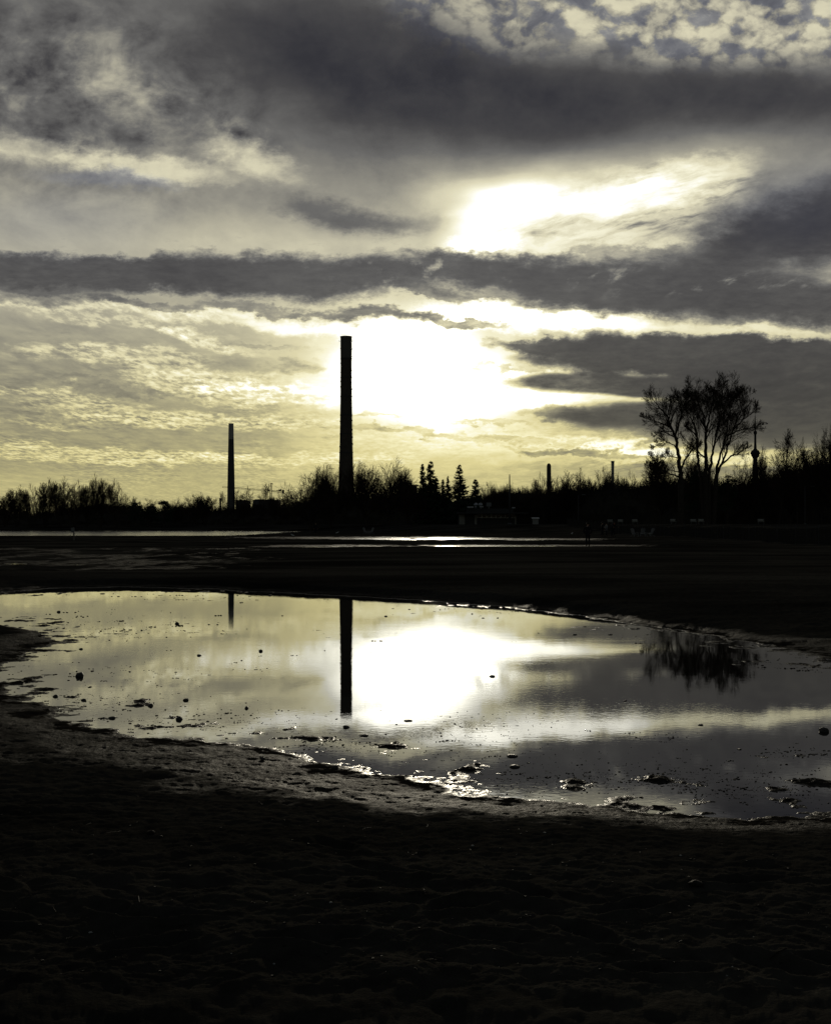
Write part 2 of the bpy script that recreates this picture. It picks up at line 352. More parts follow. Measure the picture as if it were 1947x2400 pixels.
PRINTS = []
_rf = random.Random(44)
for (x0, y0, x1, y1) in [(-2.6, 3.9, 3.4, 6.6), (1.9, 3.6, -1.2, 7.4), (-1.6, 5.2, 2.6, 4.3), (-3.4, 7.4, -.4, 4.4)]:
    a_ = math.atan2(y1 - y0, x1 - x0); L_ = math.hypot(x1 - x0, y1 - y0)
    for i_ in range(int(L_ / .62)):
        t_ = i_ * .62 / L_; sd_ = .09 * (1 if i_ % 2 else -1)
        PRINTS.append((x0 + (x1 - x0) * t_ - math.sin(a_) * sd_ + _rf.gauss(0, .03), y0 + (y1 - y0) * t_ + math.cos(a_) * sd_ + _rf.gauss(0, .03), a_ + _rf.gauss(0, .15)))
def height(x, y, fine=True):
    x = np.asarray(x, float); y = np.asarray(y, float)
    near = (y < 75) & (y > 1)
    s = np.full(x.shape, 9.0)
    if near.any(): s[near] = sdf(x[near], y[near])
    s = s + .35 * fbm(x * .55, y * .55, 3, 1) * sm(0, 6, np.abs(s) + 2)
    s = s + .45 * fbm(x * .9, y * .35, 3, 8) * sm(18, 40, y)
    h = np.where(s > 0, .14 * (1 - np.exp(-s / 2.4)), -.075 * (1 - np.exp(s / 1.6)))
    # shallows where bars and flecks of mud break the surface
    m = np.zeros(x.shape)
    for (a, b, c, d, k) in [(40, 1462, 200, 26, 1.0), (190, 1440, 200, 14, .55), (170, 1490, 170, 16, .8), (330, 1480, 260, 30, .38), (110, 1535, 150, 14, .7), (60, 1600, 130, 40, .8), (250, 1640, 130, 14, 1.1), (330, 1652, 60, 7, 1.0), (420, 1690, 330, 32, .62), (640, 1712, 230, 22, .62), (860, 1752, 170, 24, .95), (1000, 1800, 190, 24, .9), (720, 1735, 120, 16, .9), (330, 1600, 260, 16, .45),
                            (1370, 1838, 120, 16, .95), (1560, 1826, 150, 17, .9), (1800, 1842, 250, 26, .9), (1830, 1885, 260, 24, .95), (1880, 1775, 170, 9, .9), (1650, 1905, 200, 14, .8), (1620, 1870, 200, 20, .7), (500, 1386, 260, 6, .8), (1150, 1420, 260, 6, .8), (1500, 1472, 260, 9, .9), (1750, 1510, 200, 12, .8), (1870, 1556, 220, 16, 1.0), (60, 1392, 240, 8, .9), (560, 1600, 160, 10, .35), (1620, 1500, 160, 12, .4)]:
        m = np.maximum(m, k * patch(x, y, a, b, c, d))
    m = np.where(s < .4, m, 0) * sm(.4, 0, s)
    mc = np.clip(m * 1.55, 0, 1)
    h = h * (1 - .97 * mc) - .0075 * mc
    n = .012 * fbm(x * 1.1, y * 1.1, 3, 2) + .010 * fbm(x * 3.7, y * 3.7, 3, 3) + mc * .034 * fbm(x * 2.6, y * 2.2, 5, 12, .6)
    if fine:
        n = n + .006 * fbm(x * 13, y * 13, 4, 4, .6)
        # trampled sand
        tr = np.abs(perlin(x * 3.1, y * 3.1, 6)) * (.6 + 1.4 * sm(-.3, .4, perlin(x * .8, y * .8, 14))) + .5 * np.abs(perlin(x * 9, y * 9, 7))
        n = n + (tr - .25) * .020 * sm(.3, 1.6, s) * sm(60, 20, y)
    if fine and (y < 14).any():
        for (fx, fy, fa) in PRINTS:
            k = (np.abs(x - fx) < .45) & (np.abs(y - fy) < .45)
            if k.any():
                ax_ = (x[k] - fx) * math.cos(fa) + (y[k] - fy) * math.sin(fa); bx_ = -(x[k] - fx) * math.sin(fa) + (y[k] - fy) * math.cos(fa)
                r2 = (ax_ / .15) ** 2 + (bx_ / .06) ** 2
                n[k] += -.022 * np.exp(-r2 ** 1.6) + .010 * np.exp(-((np.sqrt(r2) - 1.35) / .35) ** 2)
    h = h + n * (1 + .4 * sm(8, 3, y)) + .06 * sm(8.5, 5.5, y)
    # the wide beach beyond: low swell, broad shallow pans, a bank under the trees
    land = .150 + .05 * fbm(x * .045, y * .03, 3, 9)
    h = h + .12 * sm(0, .9, s) * sm(17, 26, y)
    fl = sm(36, 50, y); h = h * (1 - fl) + land * fl
    def pan(y0, y1, x0, x1, dep, e=.12):
        my = sm(y0 * (1 - e), y0, y) * sm(y1 * (1 + e), y1, y)
        mx = sm(x0 - 14, x0, x) * sm(x1 + 14, x1, x)
        return -dep * mx * my
    rough_ = sm(90, 100, y) * sm(400, 340, y) * fbm(x * .16, y * .10, 4, 15, .6)
    h = h + (.05 + .05 * sm(170, 150, y)) * rough_
    h = h + pan(205, 335, -140, -32, .20) + pan(225, 262, -30, 6, .035) + pan(144, 152, -5, 14, .118) + pan(162, 174, -16, 4, .090) + pan(98, 104, -6, 11, .146, .06) + pan(46, 90, -30, -9, .085, .1) + .095 * fbm(x * .5, y * .16, 4, 33, .6) * sm(40, 48, y) * sm(100, 85, y) * sm(-7, -12, x)
    uu = CX + F * x / np.maximum(y, 1)
    edge = np.interp(uu, [0, 500, 800, 1000, 1300, 1500, 1700, 1947, 3500], [350, 345, 320, 265, 230, 190, 150, 118, 90]) + 6 * perlin(x * .02, y * 0 + 3)
    h = h + 1.42 * sm(edge - 8, edge + 42, y) * (1 + .10 * perlin(x * .03, y * .03, 3))
    return h
def gz(x, y):
    return float(height(np.array([x]), np.array([y]), False)[0])

# ------------------------------------------------------------------ materials
def material(name, base, rough=.9, spec=.1, metal=0.0, var=.25, scale=8.0, bump=0.0, bscale=40.0):
    m = bpy.data.materials.new(name); m.use_nodes = True
    t = m.node_tree; b = t.nodes['Principled BSDF']
    g = Nodes(t)
    co = g.n('ShaderNodeTexCoord').outputs['Object']
    nz = g.noise(co, scale, 4, .6)
    lo = tuple(c * (1 - var) for c in base); hi = tuple(min(1, c * (1 + var)) for c in base)
    g.put(b.inputs['Base Color'], g.ramp(nz, [(.3, lo), (.7, hi)]))
    b.inputs['Roughness'].default_value = rough
    b.inputs['Specular IOR Level'].default_value = spec
    b.inputs['Metallic'].default_value = metal
    if bump:
        bn = g.n('ShaderNodeBump'); bn.inputs['Strength'].default_value = bump; bn.inputs['Distance'].default_value = .02
        g.put(bn.inputs['Height'], g.noise(co, bscale, 4, .6)); g.put(b.inputs['Normal'], bn.outputs[0])
    return m

def ground_material():
    m = bpy.data.materials.new("wet_sand"); m.use_nodes = True
    t = m.node_tree; b = t.nodes['Principled BSDF']; g = Nodes(t)
    geo = g.n('ShaderNodeNewGeometry')
    P = geo.outputs['Position']; sx, sy, sz = g.sep(P)
    n1 = g.noise(P, 1.3, 5, .6); n2 = g.noise(P, 9, 5, .6); n3 = g.noise(P, 70, 4, .65); n4 = g.noise(P, 300, 2, .6)
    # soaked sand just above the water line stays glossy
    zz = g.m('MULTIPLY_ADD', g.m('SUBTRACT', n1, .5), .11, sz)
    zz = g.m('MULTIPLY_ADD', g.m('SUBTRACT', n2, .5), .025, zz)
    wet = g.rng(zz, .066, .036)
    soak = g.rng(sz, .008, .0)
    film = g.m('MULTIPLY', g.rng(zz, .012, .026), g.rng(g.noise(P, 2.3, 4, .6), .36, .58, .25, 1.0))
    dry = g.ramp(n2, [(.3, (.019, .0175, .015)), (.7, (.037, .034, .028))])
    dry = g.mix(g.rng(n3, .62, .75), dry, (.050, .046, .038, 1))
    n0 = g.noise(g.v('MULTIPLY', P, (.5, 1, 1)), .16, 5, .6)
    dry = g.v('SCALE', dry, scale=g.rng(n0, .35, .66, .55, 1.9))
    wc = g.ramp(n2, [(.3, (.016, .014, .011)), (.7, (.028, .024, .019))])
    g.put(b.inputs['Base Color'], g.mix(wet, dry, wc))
    g.put(b.inputs['Roughness'], g.mixf(soak, g.mixf(wet, .95, .62), .34))
    sp = g.m('MULTIPLY', g.m('MULTIPLY', wet, film), g.rng(n3, .38, .62, .15, .85))
    g.put(b.inputs['Specular IOR Level'], g.m('ADD', g.m('MULTIPLY', sp, .025), g.m('MULTIPLY', soak, .035)))
    hgt = g.m('ADD', g.m('MULTIPLY', n3, .35), g.m('ADD', g.m('MULTIPLY', n2, 1.2), g.m('MULTIPLY', n4, .10)))
    bn = g.n('ShaderNodeBump'); bn.inputs['Strength'].default_value = .8; bn.inputs['Distance'].default_value = .022
    g.put(bn.inputs['Height'], hgt); g.put(b.inputs['Normal'], bn.outputs[0])
    return m

def water_material():
    m = bpy.data.materials.new("pool_water"); m.use_nodes = True
    t = m.node_tree; b = t.nodes['Principled BSDF']; g = Nodes(t)
    P = g.n('ShaderNodeNewGeometry').outputs['Position']
    b.inputs['Base Color'].default_value = (.010, .009, .007, 1)
    b.inputs['IOR'].default_value = 1.33
    g.put(b.inputs['Roughness'], g.rng(g.sep(P)[1], 60, 110, .010, .16))   # the open pans far out are ruffled by wind
    Pm = g.v('MULTIPLY', P, (1, 1, 1))
    rip = g.noise(Pm, 16, 3, .55)
    swell = g.noise(g.v('MULTIPLY', P, (.7, 1, 1)), 2.2, 3, .5)
    gust = g.rng(g.noise(P, .22, 3, .5), .38, .62, .35, 1.5)
    bn = g.n('ShaderNodeBump'); bn.inputs['Distance'].default_value = 1.0
    bn.inputs['Strength'].default_value = 1.0
    hh = g.m('ADD', g.m('MULTIPLY', g.m('MULTIPLY', rip, gust), .00021), g.m('MULTIPLY', swell, .00026))
    g.put(bn.inputs['Height'], hh); g.put(b.inputs['Normal'], bn.outputs[0])
    return m
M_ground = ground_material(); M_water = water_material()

# ------------------------------------------------------------------ ground sheet: one mesh, finer where it is near
def spaced(segs):
    r = []
    for a, b, st in segs: r += list(np.arange(a, b, st))
    return np.array(r + [segs[-1][1]])
KP = EYE * 1407.0
rows = spaced([(.4 * KP, 700 / 1.0 if .4 * KP < 700 else 900, -1)]) if False else None
wp = np.concatenate([np.arange(900, 520, -4.0), np.arange(520, 320, -.8), np.arange(320, 44, -.5), np.arange(44, 5.5, -.30)])
ys = KP / wp
ys = np.concatenate([ys, np.geomspace(ys[-1] * 1.01, 9000, 40)])
Xs = np.concatenate([-np.geomspace(3, .36, 30)[:-1], np.linspace(-.35, .35, 1000), np.geomspace(.36, 3, 30)[1:]])
XX, YY = np.meshgrid(Xs, ys)
gx = XX * YY; gy = YY
gh = np.zeros_like(gx)
for i in range(0, len(ys), 60):
    gh[i:i + 60] = height(gx[i:i + 60], gy[i:i + 60])
far = sm(2000, 5000, gy); gh = gh * (1 - far) + far * 1.5
rear = np.stack([np.stack([Xs * 3000, np.full_like(Xs, -2500), np.full_like(Xs, .6)], -1),
                 np.stack([Xs * 30, np.full_like(Xs, -25), np.full_like(Xs, .12)], -1),
                 np.stack([Xs * 2.5, np.full_like(Xs, .5), np.full_like(Xs, .09)], -1)])
co = np.concatenate([rear, np.stack([gx, gy, gh], -1)])
g_me = grid_mesh("ground", co, co.shape[0], co.shape[1])
g_me.flip_normals() if g_me.polygons[0].normal.z < 0 else None
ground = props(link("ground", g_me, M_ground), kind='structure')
wm = bpy.data.meshes.new("water")
wm.from_pydata([(-160, 3, 0), (120, 3, 0), (120, 420, 0), (-160, 420, 0)], [], [(0, 1, 2, 3)])
water = props(link("water", wm, M_water), kind='structure')
# ------------------------------------------------------------------ mesh builder
class MB:
    def __init__(s): s.v = []; s.f = []
    def ring(s, c, d, r, n, ref=None):
        d = d.normalized()
        a = d.orthogonal().normalized() if ref is None else ref
        b = d.cross(a).normalized(); a = b.cross(d).normalized()
        k = len(s.v)
        for i in range(n):
            t = 2 * math.pi * i / n
            s.v.append(c + a * (math.cos(t) * r) + b * (math.sin(t) * r))
        return k
    def tube(s, pts, rad, n=4, cap=True):
        pts = [Vector(p) for p in pts]
        prev = None; ref = Vector((0.31, 0.77, .2)).normalized()
        for i, p in enumerate(pts):
            d = (pts[min(i + 1, len(pts) - 1)] - pts[max(i - 1, 0)])
            if d.length < 1e-9: d = Vector((0, 0, 1))
            if abs(d.normalized().dot(ref)) > .95: ref = d.orthogonal().normalized()
            k = s.ring(p, d, rad[i] if hasattr(rad, '__len__') else rad, n, ref)
            if prev is not None:
                for j in range(n):
                    s.f.append((prev + j, prev + (j + 1) % n, k + (j + 1) % n, k + j))
            elif cap and n > 2: s.f.append(tuple(range(k + n - 1, k - 1, -1)))
            prev = k
        if cap and n > 2: s.f.append(tuple(range(prev, prev + n)))
    def box(s, c, size, rz=0.0, tilt=0.0):
        M = Matrix.Rotation(rz, 3, 'Z') @ Matrix.Rotation(tilt, 3, 'X')
        k = len(s.v); c = Vector(c)
        for z in (-.5, .5):
            for y in (-.5, .5):
                for x in (-.5, .5):
                    s.v.append(c + M @ Vector((x * size[0], y * size[1], z * size[2])))
        for q in ((0, 2, 3, 1), (4, 5, 7, 6), (0, 1, 5, 4), (2, 6, 7, 3), (0, 4, 6, 2), (1, 3, 7, 5)):
            s.f.append(tuple(k + i for i in q))
    def lathe(s, prof, n=48, c=(0, 0, 0), jitter=0.0, rnd=None):
        c = Vector(c); prev = None
        for (r, z) in prof:
            k = len(s.v)
            for i in range(n):
                t = 2 * math.pi * i / n
                rr = r + (rnd.uniform(-jitter, jitter) if rnd else 0)
                s.v.append(c + Vector((rr * math.cos(t), rr * math.sin(t), z)))
            if prev is not None:
                for j in range(n): s.f.append((prev + j, prev + (j + 1) % n, k + (j + 1) % n, k + j))
            else: s.f.append(tuple(range(k + n - 1, k - 1, -1)))
            prev = k
        s.f.append(tuple(range(prev, prev + n)))
    def tri(s, a, b, c):
        k = len(s.v); s.v += [a, b, c]; s.f.append((k, k + 1, k + 2))
    def quad(s, a, b, c, d):
        k = len(s.v); s.v += [a, b, c, d]; s.f.append((k, k + 1, k + 2, k + 3))
    def mesh(s, name, mat=None, smooth=False):
        me = bpy.data.meshes.new(name)
        me.from_pydata([tuple(p) for p in s.v], [], s.f)
        if smooth: me.polygons.foreach_set('use_smooth', np.full(len(me.polygons), True))
        if mat: me.materials.append(mat)
        return me
    def build(s, name, mat, parent=None, smooth=False):
        return link(name, s.mesh(name, mat, smooth), None, parent)

M_brick = material("sooty_brick", (.10, .085, .07), .95, .05, var=.2, scale=.6, bump=.4, bscale=3)
M_conc = material("pale_concrete_and_haze", (.42, .41, .38), .9, .1, var=.12, scale=.3)  # also the haze colour painted on the slender chimney's top
M_dconc = material("grey_concrete", (.10, .10, .10), .9, .1, var=.12, scale=.1)
M_steel = material("dark_steel", (.06, .06, .06), .6, .2, .0)
M_bark = material("bark", (.050, .042, .034), .95, .05, var=.3, scale=3)
M_twig = material("twigs", (.055, .042, .032), .95, .03, var=.3, scale=1)
M_needle = material("spruce_needles", (.030, .045, .028), .9, .05, var=.3, scale=2)
M_scrub = material("scrub", (.040, .036, .028), .95, .03, var=.3, scale=.6)
M_wood = material("weathered_wood", (.16, .14, .12), .85, .1, var=.2, scale=5)
M_slat = material("pale_slats", (.40, .39, .35), .8, .1, var=.1)
M_white = material("white_paint", (.72, .72, .70), .6, .3, var=.05)
M_wall = material("painted_block_wall", (.30, .29, .27), .9, .1, var=.1, scale=.8)
M_glass = material("dark_window_glass", (.02, .02, .022), .15, .5, var=.05)
M_roof = material("felt_roof", (.06, .06, .06), .9, .1, var=.2)
M_coat = material("dark_coat", (.020, .020, .024), .9, .05, var=.2)
M_jeans = material("dark_trousers", (.016, .017, .022), .9, .05, var=.2)
M_skin = material("skin", (.35, .22, .16), .6, .2, var=.05)
M_hair = material("dark_hair", (.02, .016, .012), .8, .1, var=.2)
M_red = material("red_cloth", (.30, .04, .03), .9, .05, var=.1)
M_grey = material("light_grey_cloth", (.20, .20, .20), .9, .05, var=.1)
M_stone = material("wet_stone", (.050, .046, .042), .55, .35, var=.4, scale=30, bump=.6, bscale=60)
M_mud = material("mud_crust", (.020, .017, .013), .8, .12, var=.3, scale=30, bump=.7, bscale=90)
M_bird = material("dark_plumage", (.03, .03, .03), .9, .05)
M_pale = material("pale_plumage", (.6, .6, .58), .8, .1)

# ------------------------------------------------------------------ tall chimneys
def stack(name, label, px, base_z, D, prof_px, mat, bands=(), lip=True, n=56, bumps=True, group=None, top_mat=None, cut=None):
    """prof_px: (row, width) pairs from the top down, read as real size at distance D"""
    pos = at(px, HY, D); rnd = random.Random(int(px))
    r0 = empty(name, (pos.x, D, base_z))
    props(r0, label, 'chimney', group)
    k = D / F
    pr = [(w / 2 * k, EYE + (HY - row) * k - base_z) for row, w in prof_px]
    pr = pr[::-1]
    pr = [(pr[0][0] * 1.03, 0.0)] + pr
    full = []
    for (ra, za), (rb, zb) in zip(pr, pr[1:]):
        m = max(1, int((zb - za) / (2.5 if bumps else 12)))
        for i in range(m): full.append((ra + (rb - ra) * i / m, za + (zb - za) * i / m))
    full.append(pr[-1])
    H = full[-1][1]; rt = full[-1][0]
    zc = cut if cut else H * .93
    lo = [p for p in full if p[1] <= zc]; rc = np.interp(zc, [p[1] for p in full], [p[0] for p in full])
    b = MB(); b.lathe(lo + [(rc, zc)], n); b.build('shaft', mat, r0, False)
    b = MB(); b.lathe([(rc + .05, zc + .004)] + [(r + .05, z) for r, z in full if z > zc + .1] + [(rt * .8, H)], n); b.build('crown_band', top_mat or mat, r0)
    if lip:
        b = MB(); b.lathe([(rt + .05, H - .5), (rt + .28, H - .45), (rt + .28, H + .12), (rt * .86, H + .14)], n); b.build('rim', mat, r0)
    for z in bands:
        rr = np.interp(z, [p[1] for p in full], [p[0] for p in full])
        b = MB(); b.lathe([(rr - .1, z - .35), (rr + .16, z - .3), (rr + .16, z + .3), (rr - .1, z + .35)], n); b.build('iron_hoop', M_steel, r0)
    return r0, full, H, rt

main, mp, mH, mrt = stack('chimney', 'tallest and broadest dark brick chimney, rising left of the bright sun', 811, 1.5, 900,
    [(788.5, 26.4), (860, 26.6), (900, 26.8), (960, 27.6), (1000, 28.6), (1050, 30.6), (1090, 32.8), (1130, 35.4), (1200, 39)], M_brick,
    bands=[46, 58, 70, 82, 94, 106], top_mat=material("capped_brick", (.15, .14, .12), .9, .05, var=.1, scale=.5), cut=106.5)
# ladder with brackets up the right flank, lamps near the top
b = MB(); zs = np.arange(3, mH - 1, 1.2)
rr = lambda z: float(np.interp(z, [p[1] for p in mp], [p[0] for p in mp]))
for sx in (-.22, .22):
    b.tube([(rr(z) + .30, sx, z) for z in zs], .05, 4)
for z in zs: b.tube([(rr(z) + .30, -.22, z), (rr(z) + .30, .22, z)], .03, 4)
for z in zs[::5]: b.box((rr(z) + .12, 0, z), (.5, .5, .12))
b.build('ladder', M_steel, main)
for ang, z in ((0, mH - 3.0), (math.pi, mH - 3.0)):
    c, s_ = math.cos(ang), math.sin(ang)
    b = MB(); b.box((c * (mrt + .45), s_ * (mrt + .45), z), (.9, .12, .12)); b.tube([(c * (mrt + .8), 0, z), (c * (mrt + .8), 0, z + .5)], .2, 8); b.build('warning_lamp', M_steel, main)
rnd = random.Random(3)
for z in np.arange(30, mH - 6, 5.2):
    for sgn in (-1, 1):
        if rnd.random() < .65:
            b = MB(); b.box((sgn * (rr(z) + .06), rnd.uniform(-.3, .3), z + rnd.uniform(-1, 1)), (.32, .5, .3 + rnd.random() * .8)); b.build('anchor_block', M_brick, main)

stack('chimney', 'slender tapering chimney left of the tall one, its top third coloured paler for haze', 541.5, 2, 2950,
      [(992.5, 11.6), (1020, 12.4), (1060, 14), (1100, 15.6), (1160, 17.6), (1200, 18.6)], M_dconc, bumps=False, top_mat=M_conc, cut=178)  # top painted pale in place of distant haze
s3, p3, H3, r3 = stack('chimney', 'short thick brown chimney with a domed top, right of the flagpole', 1286, 1.5, 800,
      [(1092, 9.6), (1110, 9.9), (1150, 10.2), (1200, 10.4)], M_brick, lip=False, bumps=True, cut=26)
b = MB(); b.lathe([(r3 + .04, H3 - .1)] + [(r3 * math.cos(a), H3 + 1.55 * math.sin(a)) for a in np.linspace(.05, 1.45, 8)], 40); b.build('dome', M_brick, s3, True)
stack('chimney', 'thin pale grey chimney with a dark collar, left of the big bare tree', 1435.5, 1.5, 1500,
      [(1080.5, 7.4), (1086, 7.2), (1100, 6.8), (1160, 6.6)], M_conc, bumps=False, bands=[54, 66])
stack('chimney', 'stubby little chimney just left of the slender tapering one', 516.5, 1.5, 900,
      [(1168, 4.2), (1178, 4.4), (1200, 4.6)], M_brick, bumps=False, lip=True, cut=14)

# ------------------------------------------------------------------ communication tower on the skyline
M_tow = material('distant_concrete', (.045, .046, .048), .95, .0, var=.1, scale=.02)
def tower():
    D = 7000; k = D / F; p = at(1769.5, HY, D)
    r = empty('communication_tower', (p.x, D, 0)); props(r, 'needle-like communication tower with a round pod, right of the big bare tree', 'tower')
    zz = lambda row: (HY - row) * k
    b = MB()
    for i in range(3):
        a = i * 2 * math.pi / 3 + .4
        b.tube([(math.cos(a) * 24, math.sin(a) * 24, 0), (math.cos(a) * 11, math.sin(a) * 11, zz(1120)), (math.cos(a) * 6, math.sin(a) * 6, zz(1070))], [9, 6, 5], 8)
    b.lathe([(16, 0), (10, zz(1120)), (9.5, zz(1070))], 24)
    b.build('shaft', M_tow, r, True)
    b = MB(); b.lathe([(9, zz(1075)), (17, zz(1069)), (20, zz(1067)), (20.5, zz(1064)), (23.5, zz(1063)), (23.5, zz(1060)), (21, zz(1058)), (18, zz(1055)), (12, zz(1054)), (8, zz(1051))], 40); b.build('pod', M_tow, r)
    b = MB(); b.lathe([(7.2, zz(1052)), (5.6, zz(1035)), (5.0, zz(1017))], 16); b.build('upper_shaft', M_tow, r)
    b = MB(); b.lathe([(6, zz(1018)), (8.5, zz(1015)), (8.5, zz(1011)), (5.5, zz(1009))], 24); b.build('upper_pod', M_tow, r)
    b = MB(); b.lathe([(3.4, zz(1009)), (3.0, zz(990)), (2.0, zz(989)), (1.6, zz(975)), (.9, zz(974)), (.5, zz(963))], 10); b.build('antenna', M_tow, r)
tower()

# ------------------------------------------------------------------ tower crane
def lattice(b, p, q, w, n, r=.14, up=Vector((0, 0, 1)), flat=False):
    p, q = Vector(p), Vector(q); d = (q - p).normalized()
    side = d.cross(up).normalized() if abs(d.dot(up)) < .95 else Vector((1, 0, 0))
    oth = side.cross(d).normalized()
    cs = [side * w / 2 + oth * w / 2, side * -w / 2 + oth * w / 2, side * -w / 2 - oth * w / 2, side * w / 2 - oth * w / 2]
    for c in cs: b.tube([p + c, q + c], r, 4)
    for i in range(n):
        a = p + (q - p) * (i / n); e = p + (q - p) * ((i + 1) / n)
        for j in range(4):
            b.tube([a + cs[j], e + cs[(j + 1) % 4]], r * .6, 3)
def crane():
    D = 1500; k = D / F; p = at(634.5, 1240, D); r = empty('tower_crane', (p.x, D, 1.5)); props(r, 'tower crane with a long lattice jib crossing behind the slender chimney', 'crane')
    o = Vector((p.x, D, 1.5)); L = lambda px, row: at(px, row, D) - o
    zj = L(634, 1151).z
    b = MB(); lattice(b, (0, 0, 0), (0, 0, zj), 1.9, 20, .2); b.build('mast', M_steel, r)
    b = MB(); lattice(b, L(634, 1150) + Vector((0, 0, 0)), L(521, 1141.5), 1.3, 36, .13); b.build('jib', M_steel, r)
    b = MB(); lattice(b, L(636, 1151), L(664, 1153), 1.4, 9, .22); b.build('counter_jib', M_steel, r)
    b = MB(); b.box(L(663.5, 1152.5), (2.2, 1.6, 4.0)); b.build('counterweight', M_dconc, r)
    b = MB(); b.box(L(655, 1149), (2.2, 1.4, 1.6)); b.box(L(650, 1149.5), (1.2, 1.2, 1.0)); b.box(L(658.5, 1148.5), (1.0, 1.2, 2.2)); b.build('winch', M_steel, r)
    b = MB(); lattice(b, L(634.5, 1151), L(636.5, 1133), 1.6, 8, .2); b.box(L(636.5, 1133), (2.4, 1.6, .6)); b.build('apex_tower', M_steel, r)
    b = MB(); b.tube([L(636.5, 1133), L(585, 1146.5)], .07, 3); b.tube([L(636.5, 1133), L(545, 1143.2)], .07, 3); b.tube([L(636.5, 1133), L(660, 1150)], .09, 3); b.build('stay_cable', M_steel, r)
    b = MB(); b.box(L(629.5, 1149.5), (1.8, 1.5, 1.9)); b.build('cab', M_steel, r)
    b = MB(); b.box(L(584, 1148), (1.6, 1.4, .7)); b.tube([L(584, 1148), L(584, 1158)], .06, 3); b.box(L(584, 1159), (.5, .5, .9)); b.build('trolley', M_steel, r)
crane()

# ------------------------------------------------------------------ far industrial blocks
def block(label, x0, x1, top, D, depth=30, extras=()):
    k = D / F; xc = ((x0 + x1) / 2 - CX) * k; w = (x1 - x0) * k; h = EYE + (HY - top) * k
    r = empty('industrial_building', (xc, D + depth / 2, 1.0)); props(r, label, 'building')
    b = MB(); b.box((0, 0, h / 2 - .5), (w, depth, h - 1)); b.build('wall', M_wall if False else M_dconc, r)
    b = MB(); b.box((0, 0, h - .8), (w + .5, depth + .5, .5)); b.build('parapet', M_roof, r)
    nb = max(2, int(w / 4))
    for i in range(min(nb, 8)):
        f = MB(); x = -w / 2 + w * (i + .5) / min(nb, 8); f.box((x, -depth / 2 - .03, h * .75), (w / min(nb, 8) * .6, .1, 1.4)); f.build('window', M_glass, r)
    for (dx, dw, dh) in extras:
        f = MB(); f.box((dx * k, -depth * .2, h - .5 + dh * k / 2), (dw * k, 3, dh * k)); f.build('roof_vent', M_steel, r)
block('low flat industrial shed with rooftop boxes right of the slender chimney', 552, 577, 1173.5, 1200, extras=((-4, 5, 2.5), (6, 3, 2)))
block('long dark shed under the crane with a stepped roof', 592, 650, 1172.5, 1250, extras=((-15, 22, 1.5), (14, 10, 2.2)))
block('narrow dark block showing between the bare branches left of the tall chimney', 758, 772, 1137, 1000, 12)
block('broad flat-topped dark block just left of the spruces', 931, 977, 1138, 700, 20, extras=((10, 3, 6), (4, 2, 4)))

# ------------------------------------------------------------------ low pavilion with a row of high windows
def pavilion():
    D = 318; k = D / F; g0 = gz((1150 - CX) * k, D) - .1
    r = empty('pavilion', ((1150 - CX) * k, D, g0)); props(r, 'low pavilion with a strip of high white-framed windows under the flagpole', 'building')
    X_ = lambda px: (px - 1150) * k; Zr = lambda row: (1231 - row) * k
    b = MB(); b.box(((X_(1076) + X_(1212)) / 2, 6, Zr(1205) / 2), (X_(1212) - X_(1076), 12, Zr(1205))); b.build('wall', M_roof, r)
    b = MB(); b.box(((X_(1072) + X_(1234)) / 2, 5, Zr(1205) + .14), (X_(1234) - X_(1072), 16, .26)); b.build('roof', M_roof, r)
    b = MB(); b.box(((X_(1096) + X_(1205)) / 2, 7, Zr(1198)), (X_(1205) - X_(1096), 8, Zr(1192) - Zr(1203))); b.build('roof_house', M_roof, r)
    for a, c in ((1076, 1089), (1112, 1117), (1206, 1209)):
        b = MB(); b.box(((X_(a) + X_(c)) / 2, -.12, Zr(1207) / 2), (X_(c) - X_(a), .22, Zr(1207))); b.build('pier', M_wall, r)
    xs = np.linspace(X_(1118), X_(1206), 9)
    for i in range(8):
        w = xs[i + 1] - xs[i]; x = (xs[i] + xs[i + 1]) / 2; z0, z1 = Zr(1214.5), Zr(1207)
        f = MB()
        f.box((x, -.10, z0), (w, .12, .12)); f.box((x, -.10, z1), (w, .12, .12)); f.box((xs[i] + .05, -.10, (z0 + z1) / 2), (.10, .12, z1 - z0 - .12)); f.box((xs[i + 1] - .05, -.10, (z0 + z1) / 2), (.10, .12, z1 - z0 - .12))
        fr = f.build('window', M_white, r)
        f = MB(); f.box((x, -.05, (z0 + z1) / 2), (w - .24, .04, z1 - z0 - .12)); f.build('pane', M_glass, fr)
    for px_, s in ((1117, .6), (1128, .6)):
        b = MB(); b.lathe([(s * math.cos(a) * .9, s * math.sin(a)) for a in np.linspace(0, 1.5, 9)], 20, (X_(px_), 5, Zr(1185))); b.tube([(X_(px_), 5, Zr(1192)), (X_(px_), 5, Zr(1185))], .3, 8); b.build('roof_cowl', material("dull_zinc", (.35, .36, .38), .35, .5, .6, var=.1), r, True)
    b = MB(); b.box((X_(1103), 2, Zr(1189.5)), (X_(1111) - X_(1096), 1.5, .10), tilt=.2); b.build('skylight', M_wall, r)
    b = MB(); b.box((X_(1129), 2, Zr(1188.5)), (.9, 1.2, .08), tilt=.2); b.build('skylight', M_wall, r)
    b = MB(); b.box((X_(1147), 3, Zr(1183)), (1.1, .9, .9)); b.box((X_(1147), 3, Zr(1188.5)), (.3, .3, .8)); b.build('plant_box', M_grey, r)
    b = MB(); b.box((X_(1204), 1, Zr(1191)), (.7, 1.0, .08), tilt=.25); b.build('skylight', M_wall, r)
pavilion()
